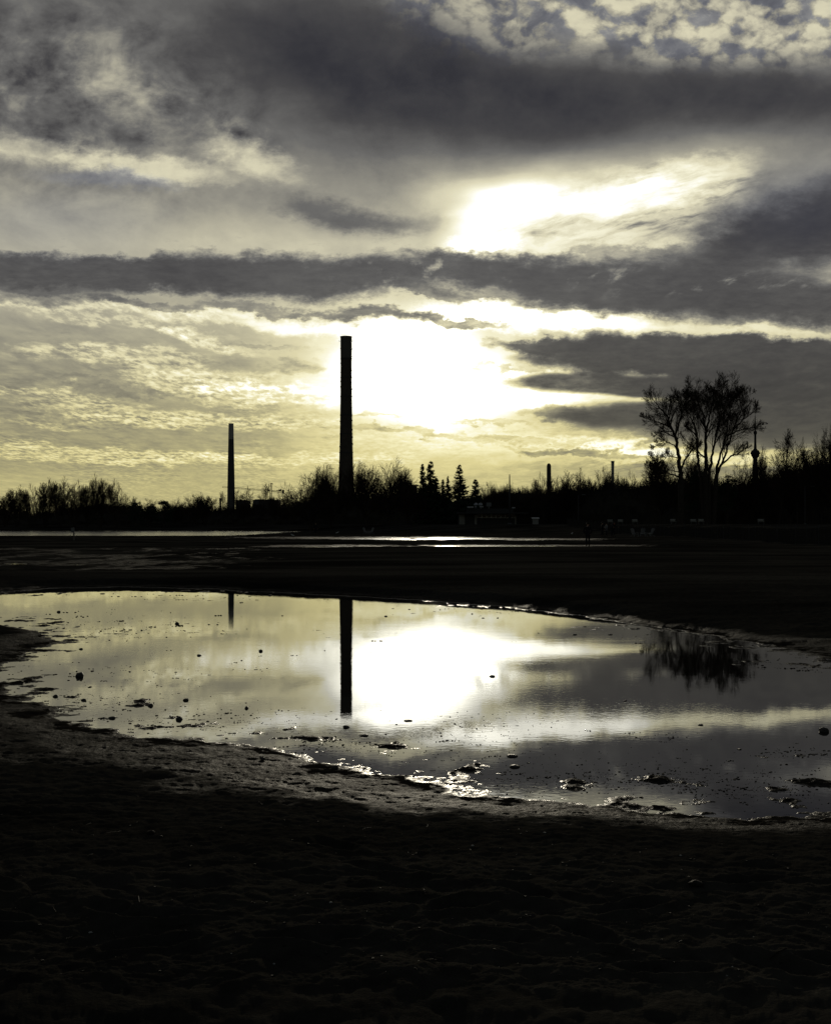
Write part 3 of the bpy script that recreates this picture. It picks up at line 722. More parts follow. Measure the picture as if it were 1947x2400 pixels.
def kiosk():
    D = 322; k = D / F; p = at(1249, 1232, D); p.z = gz(p.x, D) - .05
    r = empty('kiosk', (p.x, D - 6, p.z)); props(r, 'small pale sided hut to the right of the pavilion', 'hut')
    b = MB(); b.box((0, 0, .7), (1.3, 1.4, 1.4)); b.build('wall', M_wall, r)
    b = MB(); b.box((0, 0, 1.46), (1.7, 1.8, .12), tilt=.08); b.build('roof', M_white, r)
kiosk()

# ------------------------------------------------------------------ poles
def pole(name, label, cat, px, top, D, r0=.09, ball=True, arm=None, mat=None):
    x = (px - CX) / F * D; z0 = gz(x, D); zt = EYE + (HY - top) / F * D
    r = empty(name, (x, D, z0)); props(r, label, cat)
    b = MB(); b.tube([(0, 0, -.2), (0, 0, (zt - z0) * .55), (0, 0, zt - z0)], [r0, r0 * .8, r0 * .45], 10); b.build('pole', mat or M_steel, r, True)
    b = MB(); b.lathe([(r0 * 2.2, 0), (r0 * 2.2, .12), (r0 * 1.2, .3)], 12); b.build('base', M_dconc, r)
    if ball:
        b = MB(); b.lathe([(.02, 0), (.09, .05), (.12, .12), (.09, .19), (.02, .24)], 10, (0, 0, zt - z0)); b.build('finial', M_steel, r, True)
    if arm:
        b = MB(); b.tube([(0, 0, zt - z0 - .1), (arm * .5, 0, zt - z0 + .15), (arm, 0, zt - z0 + .1)], .04, 6); b.build('arm', M_steel, r)
        b = MB(); b.box((arm, 0, zt - z0 + .04), (.7, .3, .14)); b.build('lamp_head', M_grey, r)
    return r
pole('flagpole', 'tall bare flagpole with a thick stepped mast behind the pavilion', 'flagpole', 1194, 1114, 312, .24)
pole('street_lamp', 'thin grey lamp post standing in front of the dark trees right of the dome-topped chimney', 'street lamp', 1355, 1160, 318, .10, False, 1.2, M_dconc)
pole('street_lamp', 'grey lamp post in front of the trees at the far right', 'street lamp', 1886, 1140, 262, .12, False, 1.4, M_dconc)
def small_post():
    D = 130; x = (173 - CX) / F * D; z0 = gz(x, D); r = empty('marker_post', (x, D, z0)); props(r, 'thin marker post with a small sign on the sand at the left', 'post')
    h = EYE + (HY - 1236) / F * D - z0
    b = MB(); b.tube([(0, 0, -.2), (0, 0, h)], .06, 8); b.build('post', M_wood, r)
    b = MB(); b.box((-.08, -.07, h - .25), (.32, .03, .45)); b.build('sign_board', M_grey, r)
small_post()

# ------------------------------------------------------------------ snow fence along the beach at the right
M_old = material('old_lath', (.045, .042, .038), .95, .02, var=.2)
def fence():
    pts = [(1330, 258), (1420, 215), (1520, 180), (1640, 147), (1740, 124), (1850, 103), (1947, 92), (2100, 80)]
    P3 = []
    for px, D in pts:
        x = (px - CX) / F * D; P3.append(Vector((x, D, gz(x, D))))
    r = empty('snow_fence', P3[0]); props(r, 'long slatted snow fence with leaning posts across the sand at the right', 'fence')
    cum = [0]
    for a, c in zip(P3, P3[1:]): cum.append(cum[-1] + (c - a).length)
    def along(t):
        for i in range(len(P3) - 1):
            if t <= cum[i + 1]: return P3[i].lerp(P3[i + 1], (t - cum[i]) / (cum[i + 1] - cum[i]))
        return P3[-1]
    rnd = random.Random(9); tot = cum[-1]; t = 0; posts = 0
    sl = MB()
    while t < tot:
        q = along(t); q.z = gz(q.x, q.y); q -= P3[0]
        h = 1.15 + rnd.uniform(-.05, .05)
        sl.tube([q + Vector((0, 0, .08)), q + Vector((rnd.uniform(-.03, .03), 0, h))], .017, 4)
        t += .11
    sl.build('slats', M_old, r)
    t = 0
    while t < tot:
        q = along(t); q.z = gz(q.x, q.y); q -= P3[0]
        f = MB(); f.tube([q + Vector((0, .06, -.3)), q + Vector((rnd.uniform(-.08, .08), .06, 1.45))], .035, 6); f.build('post', M_steel, r)
        t += 3.2
    w = MB()
    for z in (.3, .65, 1.0):
        w.tube([along(tt) - P3[0] + Vector((0, -.03, z)) for tt in np.arange(0, tot, 1.6)], .012, 3)
    w.build('wire', M_steel, r)
fence()

# ------------------------------------------------------------------ benches, chairs
def bench(px, D, row, label, rz):
    p = at(px, row, D); z = gz(p.x, D)
    r = empty('park_bench', (p.x, D, z), rz); props(r, label, 'bench', 'park benches along the path before the trees')
    return r
bl = [(1430, 'white-topped park bench just behind the group of people at the water strip'), (1453, 'white-topped park bench beside the light rubbish pole, second from the left'), (1488, 'bright park bench standing alone between the people and the deckchairs'),
      (1578, 'bright park bench beyond the left trunk of the big bare trees'), (1625, 'left one of the two bright park benches close together under the big tree'), (1643, 'right one of the two bright park benches close together under the big tree'), (1783, 'wide pale park bench right of the big trees behind the fence')]
bproto = None
for i, (px, lab) in enumerate(bl):
    D = 262 - (px - 1430) * .10
    x = (px - CX) / F * D
    # bench stands on the bank under the trees
    if bproto is None:
        r = empty('park_bench', (x, D, gz(x, D))); bproto = r
        b = MB(); [b.box((0, -.10 + .14 * j, .46), (1.0, .11, .04)) for j in range(3)]; b.build('seat', M_slat, r)
        b = MB(); [b.box((0, .27 + .03 * j, .60 + .13 * j), (1.0, .03, .10), tilt=-.9) for j in range(3)]; b.build('backrest', M_slat, r)
        for sx in (-.42, .42):
            b = MB(); b.box((sx, .05, .22), (.06, .42, .44)); b.box((sx, .27, .6), (.05, .05, .5)); b.build('leg', M_dconc, r)
    else:
        r = bproto.copy(); col.objects.link(r); r.location = (x, D, gz(x, D))
        for ch in [c for c in bproto.children]:
            c = ch.copy(); col.objects.link(c); c.parent = r
    r.rotation_euler = (0, 0, (.1, -.3, .05, .25, 0, .05, -.1)[i])
    props(r, lab, 'bench', 'park benches on the bank before the trees')

def deckchair(px, D, rz, label, proto=None, group='pale slatted deckchairs on the beach'):
    x = (px - CX) / F * D
    if proto is None:
        r = empty('deckchair', (x, D, gz(x, D)))
        b = MB(); [b.box((-.25 + .125 * j, 0, .36), (.10, .55, .025), tilt=.12) for j in range(5)]; b.build('seat', M_grey, r)
        b = MB()
        for j in range(5):
            xx = -.26 + .13 * j; h = .78 + .10 * math.cos((j - 2) * .7)
            b.tube([(xx * .8, .26, .30), (xx * 1.1, .62, .3 + h)], .04, 4)
        b.build('backrest', M_grey, r)
        for sx in (-.34, .34):
            b = MB(); b.box((sx, 0, .56), (.13, .75, .03)); b.build('armrest', M_grey, r)
            b = MB(); b.box((sx, -.32, .27), (.10, .04, .55)); b.build('leg', M_grey, r)
            b = MB(); b.tube([(sx * .9, -.32, .36), (sx * .9, .60, .0)], .045, 4); b.build('leg', M_grey, r)
    else:
        r = proto.copy(); col.objects.link(r); r.location = (x, D, gz(x, D))
        for ch in [c for c in proto.children]:
            c = ch.copy(); col.objects.link(c); c.parent = r
    r.rotation_euler = (0, 0, rz); r.scale = (.85, .85, .85)
    props(r, label, 'chair', group)
    return r
dc = deckchair(1487, 168, .5, 'leftmost of the pale deckchairs before the snow fence, turned sideways')
deckchair(1506, 172, -.2, 'pale deckchair in the middle of the row before the snow fence', dc)
deckchair(1523, 170, -1.0, 'rightmost of the pale deckchairs before the snow fence, facing left', dc)
deckchair(858, 215, .9, 'pale deckchair on the far sand right of the tall chimney, left of its pair', dc)
deckchair(868, 212, -.9, 'pale deckchair on the far sand right of the tall chimney, right of its pair', dc)

# ------------------------------------------------------------------ people
def skin(name, joints, edges, radii, mat, parent, root=0, sub=1):
    me = bpy.data.meshes.new(name); me.from_pydata(joints, edges, []); me.materials.append(mat)
    o = link(name, me, None, parent)
    md = o.modifiers.new('skin', 'SKIN'); md.use_smooth_shade = True
    for i, r in enumerate(radii):
        sv = me.skin_vertices[0].data[i]; sv.radius = (r, r) if not hasattr(r, '__len__') else r
        sv.use_root = (i == root)
    s = o.modifiers.new('sub', 'SUBSURF'); s.levels = sub; s.render_levels = sub
    return o
def person(px, D, H, rz, label, stride=.12, arms='down', coat=None, row=None, legs=None, hood=False, bend=0.0):
    x = (px - CX) / F * D; k = H / 1.75
    r = empty('person', (x, D, gz(x, D)), rz); props(r, label, 'person')
    r.scale = (k, k, k)
    st = stride; fw = bend
    ax = {'down': [(.25, -.02, 1.12), (.27, -.08, .86), (.27, -.12, .78)], 'pockets': [(.29, .03, 1.13), (.22, -.08, .92), (.18, -.12, .88)], 'out': [(.30, -.12, 1.2), (.36, -.34, 1.12), (.37, -.42, 1.10)]}[arms]
    J = [(0, 0, .95), (0, -fw * .2, 1.12), (0, -fw * .6, 1.33), (0, -fw * .8, 1.46), (0, -fw - .01, 1.53), (0, -fw - .02, 1.62), (0, -fw - .02, 1.71)]
    R = [(.13, .11), (.12, .10), (.15, .11), (.07, .07), (.055, .055), (.085, .095), (.06, .07)]
    E = [(i, i + 1) for i in range(6)]
    def add(par, pt, rad): J.append(pt); R.append(rad); E.append((par, len(J) - 1)); return len(J) - 1
    hands = []
    for s in (-1, 1):
        sh = add(2, (.18 * s, -fw * .6, 1.40), .06)
        el = add(sh, (ax[0][0] * s, ax[0][1] - fw * .6, ax[0][2]), .045)
        wr = add(el, (ax[1][0] * s, ax[1][1] - fw * .5, ax[1][2]), .030)
        ha = add(wr, (ax[2][0] * s, ax[2][1] - fw * .5, ax[2][2]), .028)
        hands.append((s, J[ha], J[wr]))
        hp = add(0, (.09 * s, 0, .90), .09)
        kn = add(hp, (.10 * s, -.02 - st * s * .5, .50), .062)
        an = add(kn, (.10 * s, .02 - st * s, .09), .042)
        add(an, (.11 * s, -.14 - st * s, .035), .035)
    body = skin('body', J, E, R, M_skin, r)
    # fingers and thumb
    fm = MB()
    for s, h, w in hands:
        d = (Vector(h) - Vector(w)).normalized(); side = Vector((0, 1, 0)).cross(d).normalized() if abs(d.y) < .9 else Vector((1, 0, 0))
        fb = d.cross(side).normalized()
        for j in range(4):
            o0 = Vector(h) + fb * (.03 - .02 * j) ; ln = (.065, .075, .07, .055)[j]
            fm.tube([o0 + d * .01, o0 + d * (.01 + ln * .55), o0 + d * (.01 + ln) - side * .02 * s], [.010, .009, .007], 5)
        t0 = Vector(h) + fb * .035 - d * .03
        fm.tube([t0, t0 + fb * .03 + d * .02, t0 + fb * .035 + d * .05], [.011, .010, .008], 5)
    fo = fm.build('hand', M_skin, r, True)
    # jacket over torso and arms
    Jc = J[:4]; Rc = [(.185, .15), (.17, .135), (.20, .145), (.085, .08)]; Ec = [(0, 1), (1, 2), (2, 3)]
    for s, b0 in ((-1, 7), (1, 15)):
        n = len(Jc); Jc = Jc + [J[b0], J[b0 + 1], J[b0 + 2]]; Rc += [.085, .070, .050]; Ec += [(2, n), (n, n + 1), (n + 1, n + 2)]
    Jc.append((0, 0, .82)); Rc.append((.19, .15)); Ec.append((0, len(Jc) - 1))
    skin('jacket', Jc, Ec, Rc, coat or M_coat, r)
    Jt = [(0, 0, .94)]; Rt = [(.155, .125)]; Et = []
    for b0 in (11, 19):
        n = len(Jt); Jt += [J[b0], J[b0 + 1], J[b0 + 2]]; Rt += [.105, .078, .062]; Et += [(0, n), (n, n + 1), (n + 1, n + 2)]
    skin('trousers', Jt, Et, Rt, legs or M_jeans, r)
    for b0 in (11, 19):
        a = Vector(J[b0 + 2]); f = Vector(J[b0 + 3]); sh = MB()
        sh.tube([a + Vector((0, .06, -.05)), a + Vector((0, 0, -.045)), f + Vector((0, .02, 0)), f + Vector((0, -.06, -.005))], [.035, .048, .045, .028], 8)
        sh.build('shoe', M_hair, r, True)
    hd = Vector(J[5]); hb = MB()
    hb.lathe([(.105 * math.cos(a), .125 * math.sin(a)) for a in np.linspace(-.1, 1.5, 8)], 16, hd + Vector((0, .015, .02)))
    if hood: hb.lathe([(.10, -.14), (.12, -.05), (.115, .03)], 14, hd + Vector((0, .03, 0)))
    hb.build('hair', M_hair, r, True)
    # face: eyes, nose, mouth, ears
    fc = MB()
    fc.tube([hd + Vector((0, -.095, .01)), hd + Vector((0, -.118, -.02)), hd + Vector((0, -.098, -.035))], [.010, .016, .012], 6)
    fc.tube([hd + Vector((-.025, -.090, -.055)), hd + Vector((0, -.096, -.057)), hd + Vector((.025, -.090, -.055))], [.004, .007, .004], 5)
    for s in (-1, 1): fc.tube([hd + Vector((.088 * s, .0, .02)), hd + Vector((.096 * s, .01, 0)), hd + Vector((.087 * s, 0, -.03))], [.010, .014, .008], 6)
    fc.build('face', M_skin, r, True)
    ey = MB()
    for s in (-1, 1): ey.lathe([(.001, -.010), (.010, 0), (.001, .010)], 8, hd + Vector((.033 * s, -.086, .012)))
    ey.build('eyes', M_hair, r)
    return r
person(1377, 101, 1.72, 2.9, 'person in dark clothes standing alone, largest figure, before the far strip of water', .05, 'pockets')
person(1411, 168, 1.72, 1.7, 'person in dark jacket at the left of the small group on the far sand', .15, 'down')
person(1421, 172, 1.66, -1.2, 'person in a lighter grey jacket in the middle of the small group', .12, 'out', M_grey)
person(1436, 165, 1.80, .6, 'person with a red scarf bending at the right of the small group', .10, 'out', None, bend=.22)
person(739.5, 200, 1.75, .3, 'lone person in dark clothes standing left below the tall chimney', .04, 'down')
person(1122, 300, 1.72, .2, 'small figure in black walking before the pavilion wall', .14, 'down')
def scarf():
    o = [q for q in bpy.data.objects if q.get('label', '').startswith('person with a red scarf')][0]
    b = MB(); b.lathe([(.09, -.03), (.125, 0), (.09, .03)], 14, (0, -.2, 1.47)); b.build('scarf', M_red, o, True)
scarf()

# ------------------------------------------------------------------ birds
def bird_flying():
    p = at(1797, 993, 150)
    r = empty('bird', p, .5); props(r, 'dark bird flying just right of the communication tower', 'bird')
    b = MB(); b.tube([(-.26, 0, .02), (-.14, 0, .0), (0, 0, 0), (.12, 0, .01), (.2, 0, .03), (.26, 0, .02)], [.01, .05, .075, .06, .04, .01], 8); b.build('body', M_bird, r, True)
    for s in (-1, 1):
        b = MB()
        pts = [(.10, 0, .03), (.12, .25 * s, .16), (-.02, .48 * s, .16), (-.22, .62 * s, .08), (-.10, .30 * s, .08), (-.10, 0, .03)]
        k = [Vector(q) for q in pts]; c = Vector((.0, .22 * s, .10))
        for a, e in zip(k, k[1:]): b.tri(a, e, c); b.tri(e + Vector((0, 0, -.012)), a + Vector((0, 0, -.012)), c + Vector((0, 0, -.02)))
        b.build('wing', M_bird, r)
    b = MB(); b.box((-.32, 0, .02), (.18, .12, .02)); b.build('tail', M_bird, r)
    r.rotation_euler = (.25, -.35, .15); r.scale = (.62, .62, .62)
bird_flying()
def gull(px, D, rz, label, mat=M_pale):
    x = (px - CX) / F * D; r = empty('gull', (x, D, gz(x, D)), rz); props(r, label, 'bird', 'gulls resting on the far sand')
    b = MB(); b.tube([(-.26, 0, .17), (-.15, 0, .18), (0, 0, .20), (.12, 0, .23), (.17, 0, .30), (.21, 0, .345), (.26, 0, .34)], [.01, .05, .075, .06, .04, .042, .02], 8); b.build('body', mat, r, True)
    b = MB(); b.tube([(.26, 0, .34), (.32, 0, .325)], [.015, .004], 6); b.build('bill', M_wood, r)
    for s in (-.03, .03): b = MB(); b.tube([(0, s, .15), (0, s, 0)], .008, 5); b.build('leg', M_wood, r)
    return r
gull(790, 215, .3, 'white gull standing on the far sand between the lone person and the deckchairs')
gull(686, 170, 2.6, 'pale gull on the dark sand below and left of the lone person')
gull(1340, 190, 1.0, 'white gull near the strip of water left of the standing person')

# ------------------------------------------------------------------ stones in and around the pool
def stone(px, row, w, hh, label, seed, name='stone', mat=M_stone, lift=0.0, cat='stone', group='stones in the pool'):
    D = EYE * F / (row - HY); k = D / F; x = (px - CX) * k
    me = bpy.data.meshes.new(name); bm = bmesh.new(); bmesh.ops.create_icosphere(bm, subdivisions=4, radius=1)
    rnd = random.Random(seed); axs = [(Vector((rnd.gauss(0, 1), rnd.gauss(0, 1), rnd.gauss(0, 1))).normalized(), rnd.uniform(.62, .95)) for _ in range(9)]
    from mathutils import noise as mn
    for q in bm.verts:
        c = q.co.copy()
        for a, d in axs:
            e = c.dot(a) - d
            if e > 0: c -= a * e * .7
        c *= 1 + .10 * mn.noise(c * 2.2 + Vector((seed, 0, 0))) + .03 * mn.noise(c * 7 + Vector((seed, 0, 0)))
        q.co = Vector((c.x * w / 2 * k, c.y * w / 2 * k * 1.1, c.z * hh * .55 * k))
    bm.to_mesh(me); bm.free(); me.polygons.foreach_set('use_smooth', np.full(len(me.polygons), True))
    o = link(name, me, mat); o.location = (x, D, hh * .06 * k + lift); o.rotation_euler = (0, 0, rnd.uniform(0, 6))
    props(o, label, cat, group); return o
ST = [(415, 1463, 10, 8, 'small round stone in the left of the pool, above its middle'), (188, 1586, 20, 16, 'largest blocky stone near the left shore of the pool'), (611, 1527, 9, 8, 'pointed little stone left of the tall chimney reflection'),
 (467, 1537, 11, 6, 'flat little stone right of the blocky stone, half under water'), (420, 1687, 16, 15, 'rounded pyramid-shaped stone near the lower left shore'), (436, 1642, 14, 8, 'smooth flat stone above the pyramid-shaped one'),
 (578, 1661, 9, 8, 'small ball-like stone among the mud flecks at lower left'), (262, 1684, 17, 9, 'dark low lump of stone beside the lower left mud'), (352, 1655, 14, 10, 'jagged brown lump at the end of the long mud bar'), (138, 1435, 10, 6, 'small stone near the upper left shore of the pool'),
 (1153, 1586, 15, 6, 'flat dark stone alone in the white glare of the sun'), (811, 1705, 18, 8, 'flat stone just under the end of the tall chimney reflection'), (956, 1690, 20, 5, 'low flat slab right of the tall chimney reflection'), (904, 1445, 7, 4, 'tiny stone right of the chimney reflection near the far shore'),
 (1930, 1715, 24, 17, 'big round black stone at the right edge of the pool'), (1200, 1773, 26, 8, 'flat rimmed stone in the lower middle, the upper of two'), (1206, 1798, 24, 9, 'flat rimmed stone in the lower middle, the lower of two'), (1642, 1700, 13, 5, 'thin flat stone right of the bright band of reflection'),
 (1347, 1488, 11, 4, 'thin stone under the far right shore, the left of two'), (1430, 1488, 11, 3, 'thin stone under the far right shore, the right of two'), (1732, 1757, 11, 4, 'slim dark stone in the lower right of the pool'), (1465, 1643, 8, 4, 'small stone right of the second glare patch'), (196, 1642, 12, 7, 'stone at the left end of the long mud bar'),
 (130, 1633, 12, 8, 'stone at the tip of the left mud bank'), (853, 1725, 22, 7, 'muddy lump below the flat stone at the chimney reflection'), (190, 1522, 9, 6, 'small stone on the edge of the upper left mud bank'), (332, 1478, 5, 4, 'pebble right of the upper left mud flecks'), (518, 1443, 5, 3, 'pebble left of the slender chimney reflection'),
 (632, 1396, 9, 4, 'small stone by the far shore between the two chimney reflections'), (389, 1387, 7, 4, 'pebble on the far shore left of the slender chimney reflection'), (240, 1392, 11, 3, 'flat pebble on the far shore at the left'), (785, 1807, 20, 10, 'dark stone on the wet sand below the chimney reflection'), (616, 1790, 14, 8, 'dark stone on the wet sand at lower left of the pool')]
for i, (a, b_, c, d, lab) in enumerate(ST):
    onland = b_ > 1785 and a < 900
    o = stone(a, b_, c, d, lab, i + 1)
    if onland: o.location.z = gz(o.location.x, o.location.y) + .01
# ------------------------------------------------------------------ trees
def twist(d, ang, rnd):
    ax = d.orthogonal().normalized(); ax.rotate(Matrix.Rotation(rnd.uniform(0, 2 * math.pi), 3, d))
    e = d.copy(); e.rotate(Matrix.Rotation(ang, 3, ax)); return e
class Tree:
    def __init__(s, seed, rs=1.0, trop=.10, wob=.16, rmin=.018):
        s.rnd = random.Random(seed); s.limb = MB(); s.twig = MB(); s.trop = trop; s.wob = wob; s.rmin = rmin
    def branch(s, p, d, L, r, level, spec):
        rnd = s.rnd; n = 6 if level == 0 else 5 if level == 1 else 3
        pts = [p.copy()]; rad = [r]; dirs = [d.copy()]
        for i in range(n):
            d = (d + Vector((rnd.gauss(0, s.wob), rnd.gauss(0, s.wob), rnd.gauss(0, s.wob) + s.trop))).normalized()
            p = p + d * (L / n); pts.append(p.copy()); dirs.append(d.copy())
            rad.append(max(s.rmin * .7, r * (1 - .78 * (i + 1) / n)))
        s.grow(pts, rad, dirs, L, level, spec)
    def grow(s, pts, rad, dirs, L, level, spec, t0=None):
        (s.limb if level <= 1 else s.twig).tube(pts, rad, 6 if level == 0 else 4 if level == 1 else 3, cap=level < 2)
        if level >= len(spec): return
        cnt, a0, a1, f0, f1, start = spec[level]
        n = len(pts) - 1
        for k in range(cnt):
            t = (start if t0 is None else t0) + (1 - (start if t0 is None else t0)) * (k + s.rnd.random()) / cnt
            x = min(t * n, n - .001); i = int(x); fr = x - i
            p = pts[i].lerp(pts[i + 1], fr); r = rad[i] * (1 - fr) + rad[i + 1] * fr
            d = twist(dirs[i + 1], math.radians(s.rnd.uniform(a0, a1)), s.rnd)
            s.branch(p, d, L * s.rnd.uniform(f0, f1) * (1.15 - .55 * t), max(s.rmin, r * .62), level + 1, spec)
def finish_tree(name, t, loc, label, cat='tree', group=None, scale=1.0, rz=0.0, bark=None, tw=None):
    r = empty(name, loc, rz); props(r, label, cat, group); r.scale = (scale,) * 3
    t.limb.build('trunk', bark or M_bark, r); t.twig.build('crown', tw or M_twig, r)
    return r
def copy_tree(src, loc, rz, sc, label, group=None):
    r = src.copy(); col.objects.link(r); r.location = loc; r.rotation_euler = (0, 0, rz); r.scale = sc
    for ch in list(src.children):
        c = ch.copy(); col.objects.link(c); c.parent = r
    props(r, label, 'tree', group)
    if not group and 'group' in r: del r['group']
    return r

# ---- the two big bare trees at the right: main limbs as they stand, twigs grown from them
def hero(name, D, base_px, stems, seed, label, r0, cnt):
    bx = (base_px - CX) / F * D; bz = gz(bx, D) - .3
    k = D / F; rnd = random.Random(seed); t = Tree(seed, trop=.09, wob=.12, rmin=.019)
    built = []
    for st in stems:
        w, pl = st[0] * .92, st[1]
        pts = []; yo = rnd.uniform(-1, 1) * .4; dy = rnd.uniform(-1, 1)
        for i, (a, b) in enumerate(pl):
            px = 1450 + a / 3.493; row = 850 + b / 3.493
            if i: yo += dy * rnd.uniform(.4, 1.2)
            pts.append(Vector(((px - CX) * k - bx, yo, EYE + (HY - row) * k - bz)))
        if built and not (len(st) > 3 and st[3]):
            near_ = min(built, key=lambda q: (q.x - pts[0].x) ** 2 + (q.z - pts[0].z) ** 2)
            sh = near_.y; pts = [near_.copy()] + [Vector((q.x, q.y + sh, q.z)) for q in pts[1:]]
        fine = []
        for i in range(len(pts) - 1):
            m = 5
            for j in range(m):
                q = pts[i].lerp(pts[i + 1], j / m)
                if i + j: q += Vector((rnd.gauss(0, .07), rnd.gauss(0, .07), rnd.gauss(0, .05)))
                fine.append(q)
        fine.append(pts[-1])
        built += fine
        n = len(fine) - 1
        rad = [max(.035, w * (1 - .90 * (i / n) ** .8)) for i in range(n + 1)]
        dirs = [(fine[min(i + 1, n)] - fine[max(i - 1, 0)]).normalized() for i in range(n + 1)]
        L = sum((fine[i + 1] - fine[i]).length for i in range(n))
        spec = [(cnt if L > 8 else int(cnt * .6), 18, 50, .34, .58, (st[2] if len(st) > 2 else .35) * .75), (6, 18, 46, .45, .75, .08), (5, 16, 44, .50, .85, .05), (3, 14, 42, .55, .9, .1)]
        t.limb.tube(fine, rad, 8)
        # trunk reaches the ground
        if len(st) > 3 and st[3]: t.limb.tube([fine[0] + Vector((0, 0, 0)), Vector((fine[0].x * .6, fine[0].y * .5, 0))], [w, w * 1.25], 8)
        t2 = spec[0]
        for q in range(t2[0]):
            tt = t2[5] + (1 - t2[5]) * (q + rnd.random()) / t2[0]
            x = min(tt * n, n - .001); i = int(x)
            d = twist(dirs[i], math.radians(rnd.uniform(t2[1], t2[2])), rnd)
            t.branch(fine[i].lerp(fine[i + 1], x - i), d, min(L, 16) * rnd.uniform(t2[3], t2[4]) * (1.12 - .80 * tt) * .86, max(.035, rad[i] * .45), 1, spec)
    return finish_tree(name, t, (bx, D, bz), label)
A_ = [(.55, [(507, 935), (500, 880), (490, 780), (470, 620), (430, 530), (400, 440), (340, 370), (290, 310)], .5, 1),
      (.24, [(470, 600), (490, 500), (500, 420), (530, 330), (548, 275)]), (.20, [(430, 530), (330, 490), (250, 465), (190, 450)], .3),
      (.14, [(478, 690), (420, 650), (340, 655), (300, 690)], .2), (.26, [(502, 890), (545, 780), (600, 710), (645, 690)], .3), (.22, [(500, 950), (420, 915), (330, 870), (225, 765)], .2),
      (.13, [(488, 775), (400, 762), (350, 830)], .2), (.12, [(400, 440), (425, 340), (440, 275)], .2), (.12, [(450, 560), (370, 560), (280, 600)], .2), (.12, [(495, 900), (400, 880), (280, 890), (215, 850)], .2)]
B_ = [(.36, [(672, 935), (665, 850), (660, 700), (655, 540), (610, 420), (560, 340), (545, 290)], .45, 1),
      (.50, [(705, 935), (708, 850), (705, 700), (705, 560), (680, 440), (630, 330), (600, 225)], .5, 1), (.26, [(705, 560), (738, 430), (760, 320), (785, 185)], .35),
      (.36, [(738, 930), (750, 850), (775, 720), (800, 580), (840, 430), (850, 300), (870, 185)], .45, 1), (.22, [(790, 620), (820, 520), (880, 390), (960, 300), (1015, 235)], .3),
      (.34, [(800, 940), (800, 850), (825, 780), (880, 600), (900, 450), (920, 320), (930, 195)], .45, 1),
      (.34, [(790, 950), (820, 870), (870, 790), (920, 640), (970, 510), (1020, 390), (1085, 255)], .4, 1), (.20, [(880, 600), (990, 550), (1090, 530), (1170, 515)], .3),
      (.16, [(960, 530), (1050, 450), (1120, 400), (1155, 340)], .2), (.22, [(850, 850), (930, 760), (1010, 730), (1075, 685)], .25), (.22, [(695, 800), (660, 740), (610, 690), (535, 600)], .2), (.18, [(655, 600), (600, 540), (560, 500)], .2),
      (.16, [(740, 430), (720, 330), (690, 200)], .2), (.15, [(850, 360), (800, 280), (740, 190)], .2), (.14, [(920, 380), (960, 300), (1000, 215)], .2), (.14, [(640, 470), (640, 380), (650, 250)], .2)]
hero('bare_tree', 258, 1450 + 507 / 3.493, A_, 11, 'tall bare tree with a leaning single trunk, left of the big many-stemmed tree', .5, 18)
hero('bare_tree', 262, 1450 + 740 / 3.493, B_, 23, 'biggest bare tree, many stems fanning into a wide rounded crown', .5, 17)

# ---- models for the other bare trees (a few shapes, each copied)
def model_round(seed, H=13):
    t = Tree(seed, trop=.05, wob=.19, rmin=.034); r = t.rnd
    t.limb.tube([Vector((0, 0, 0)), Vector((.1, 0, H * .12)), Vector((0, .1, H * .2))], [.42, .34, .3], 8)
    for i in range(13):
        a = i * 2.4 + r.uniform(-.3, .3); tl = r.uniform(.2, 1.3)
        d = Vector((math.cos(a) * tl, math.sin(a) * tl, 1)).normalized()
        t.branch(Vector((0, 0, H * .14)), d, H * (.80 - .16 * tl), .20, 0, [(12, 20, 52, .42, .68, .15), (6, 18, 50, .5, .8, .12), (4, 18, 55, .5, .85, .15)])
    return t
def model_fan(seed, H=12):
    t = Tree(seed, trop=.09, wob=.12, rmin=.034); r = t.rnd
    for i in range(8):
        a = i * 2.4 + r.uniform(-.4, .4); tl = r.uniform(.05, .42)
        d = Vector((math.cos(a) * tl, math.sin(a) * tl, 1)).normalized()
        t.branch(Vector((math.cos(a) * .3, math.sin(a) * .3, 0)), d, H * r.uniform(.75, .98), .15, 0, [(13, 18, 42, .32, .50, .2), (6, 20, 45, .48, .70, .15), (4, 20, 50, .5, .8, .15)])
    return t
def model_airy(seed, H=12):
    t = Tree(seed, trop=.045, wob=.15, rmin=.032)
    t.branch(Vector((0, 0, 0)), Vector((0, 0, 1)), H * .95, .24, 0, [(26, 28, 58, .34, .52, .2), (7, 24, 55, .48, .72, .15), (5, 24, 60, .5, .8, .15)])
    return t
MODELS = {}
def place(kind, i, px, top, D, wid, label, group, seed):
    x = (px - CX) / F * D; z = gz(x, D) - .2; Ht = EYE + (HY - top) / F * D - z
    key = (kind, i)
    rnd = random.Random(seed * 7 + 1)
    if key not in MODELS:
        t = {'round': model_round, 'fan': model_fan, 'airy': model_airy}[kind](100 + i * 13 + len(kind))
        top_z = max(v.z for v in t.limb.v + t.twig.v); wx = max(v.x for v in t.twig.v) - min(v.x for v in t.twig.v)
        r = finish_tree('bare_tree', t, (x, D, z), label, 'tree', group)
        MODELS[key] = (r, top_z, wx)
        sz = Ht / top_z; sx = wid / F * D / wx
        r.scale = (sx, sx, sz); r.rotation_euler = (0, 0, rnd.uniform(-.3, .3))
    else:
        r0, top_z, wx = MODELS[key]
        sz = Ht / top_z; sx = wid / F * D / wx
        r = copy_tree(r0, (x, D, z), rnd.choice((0, math.pi)) + rnd.uniform(-.5, .5), (sx, sx, sz), label, group)
    return r
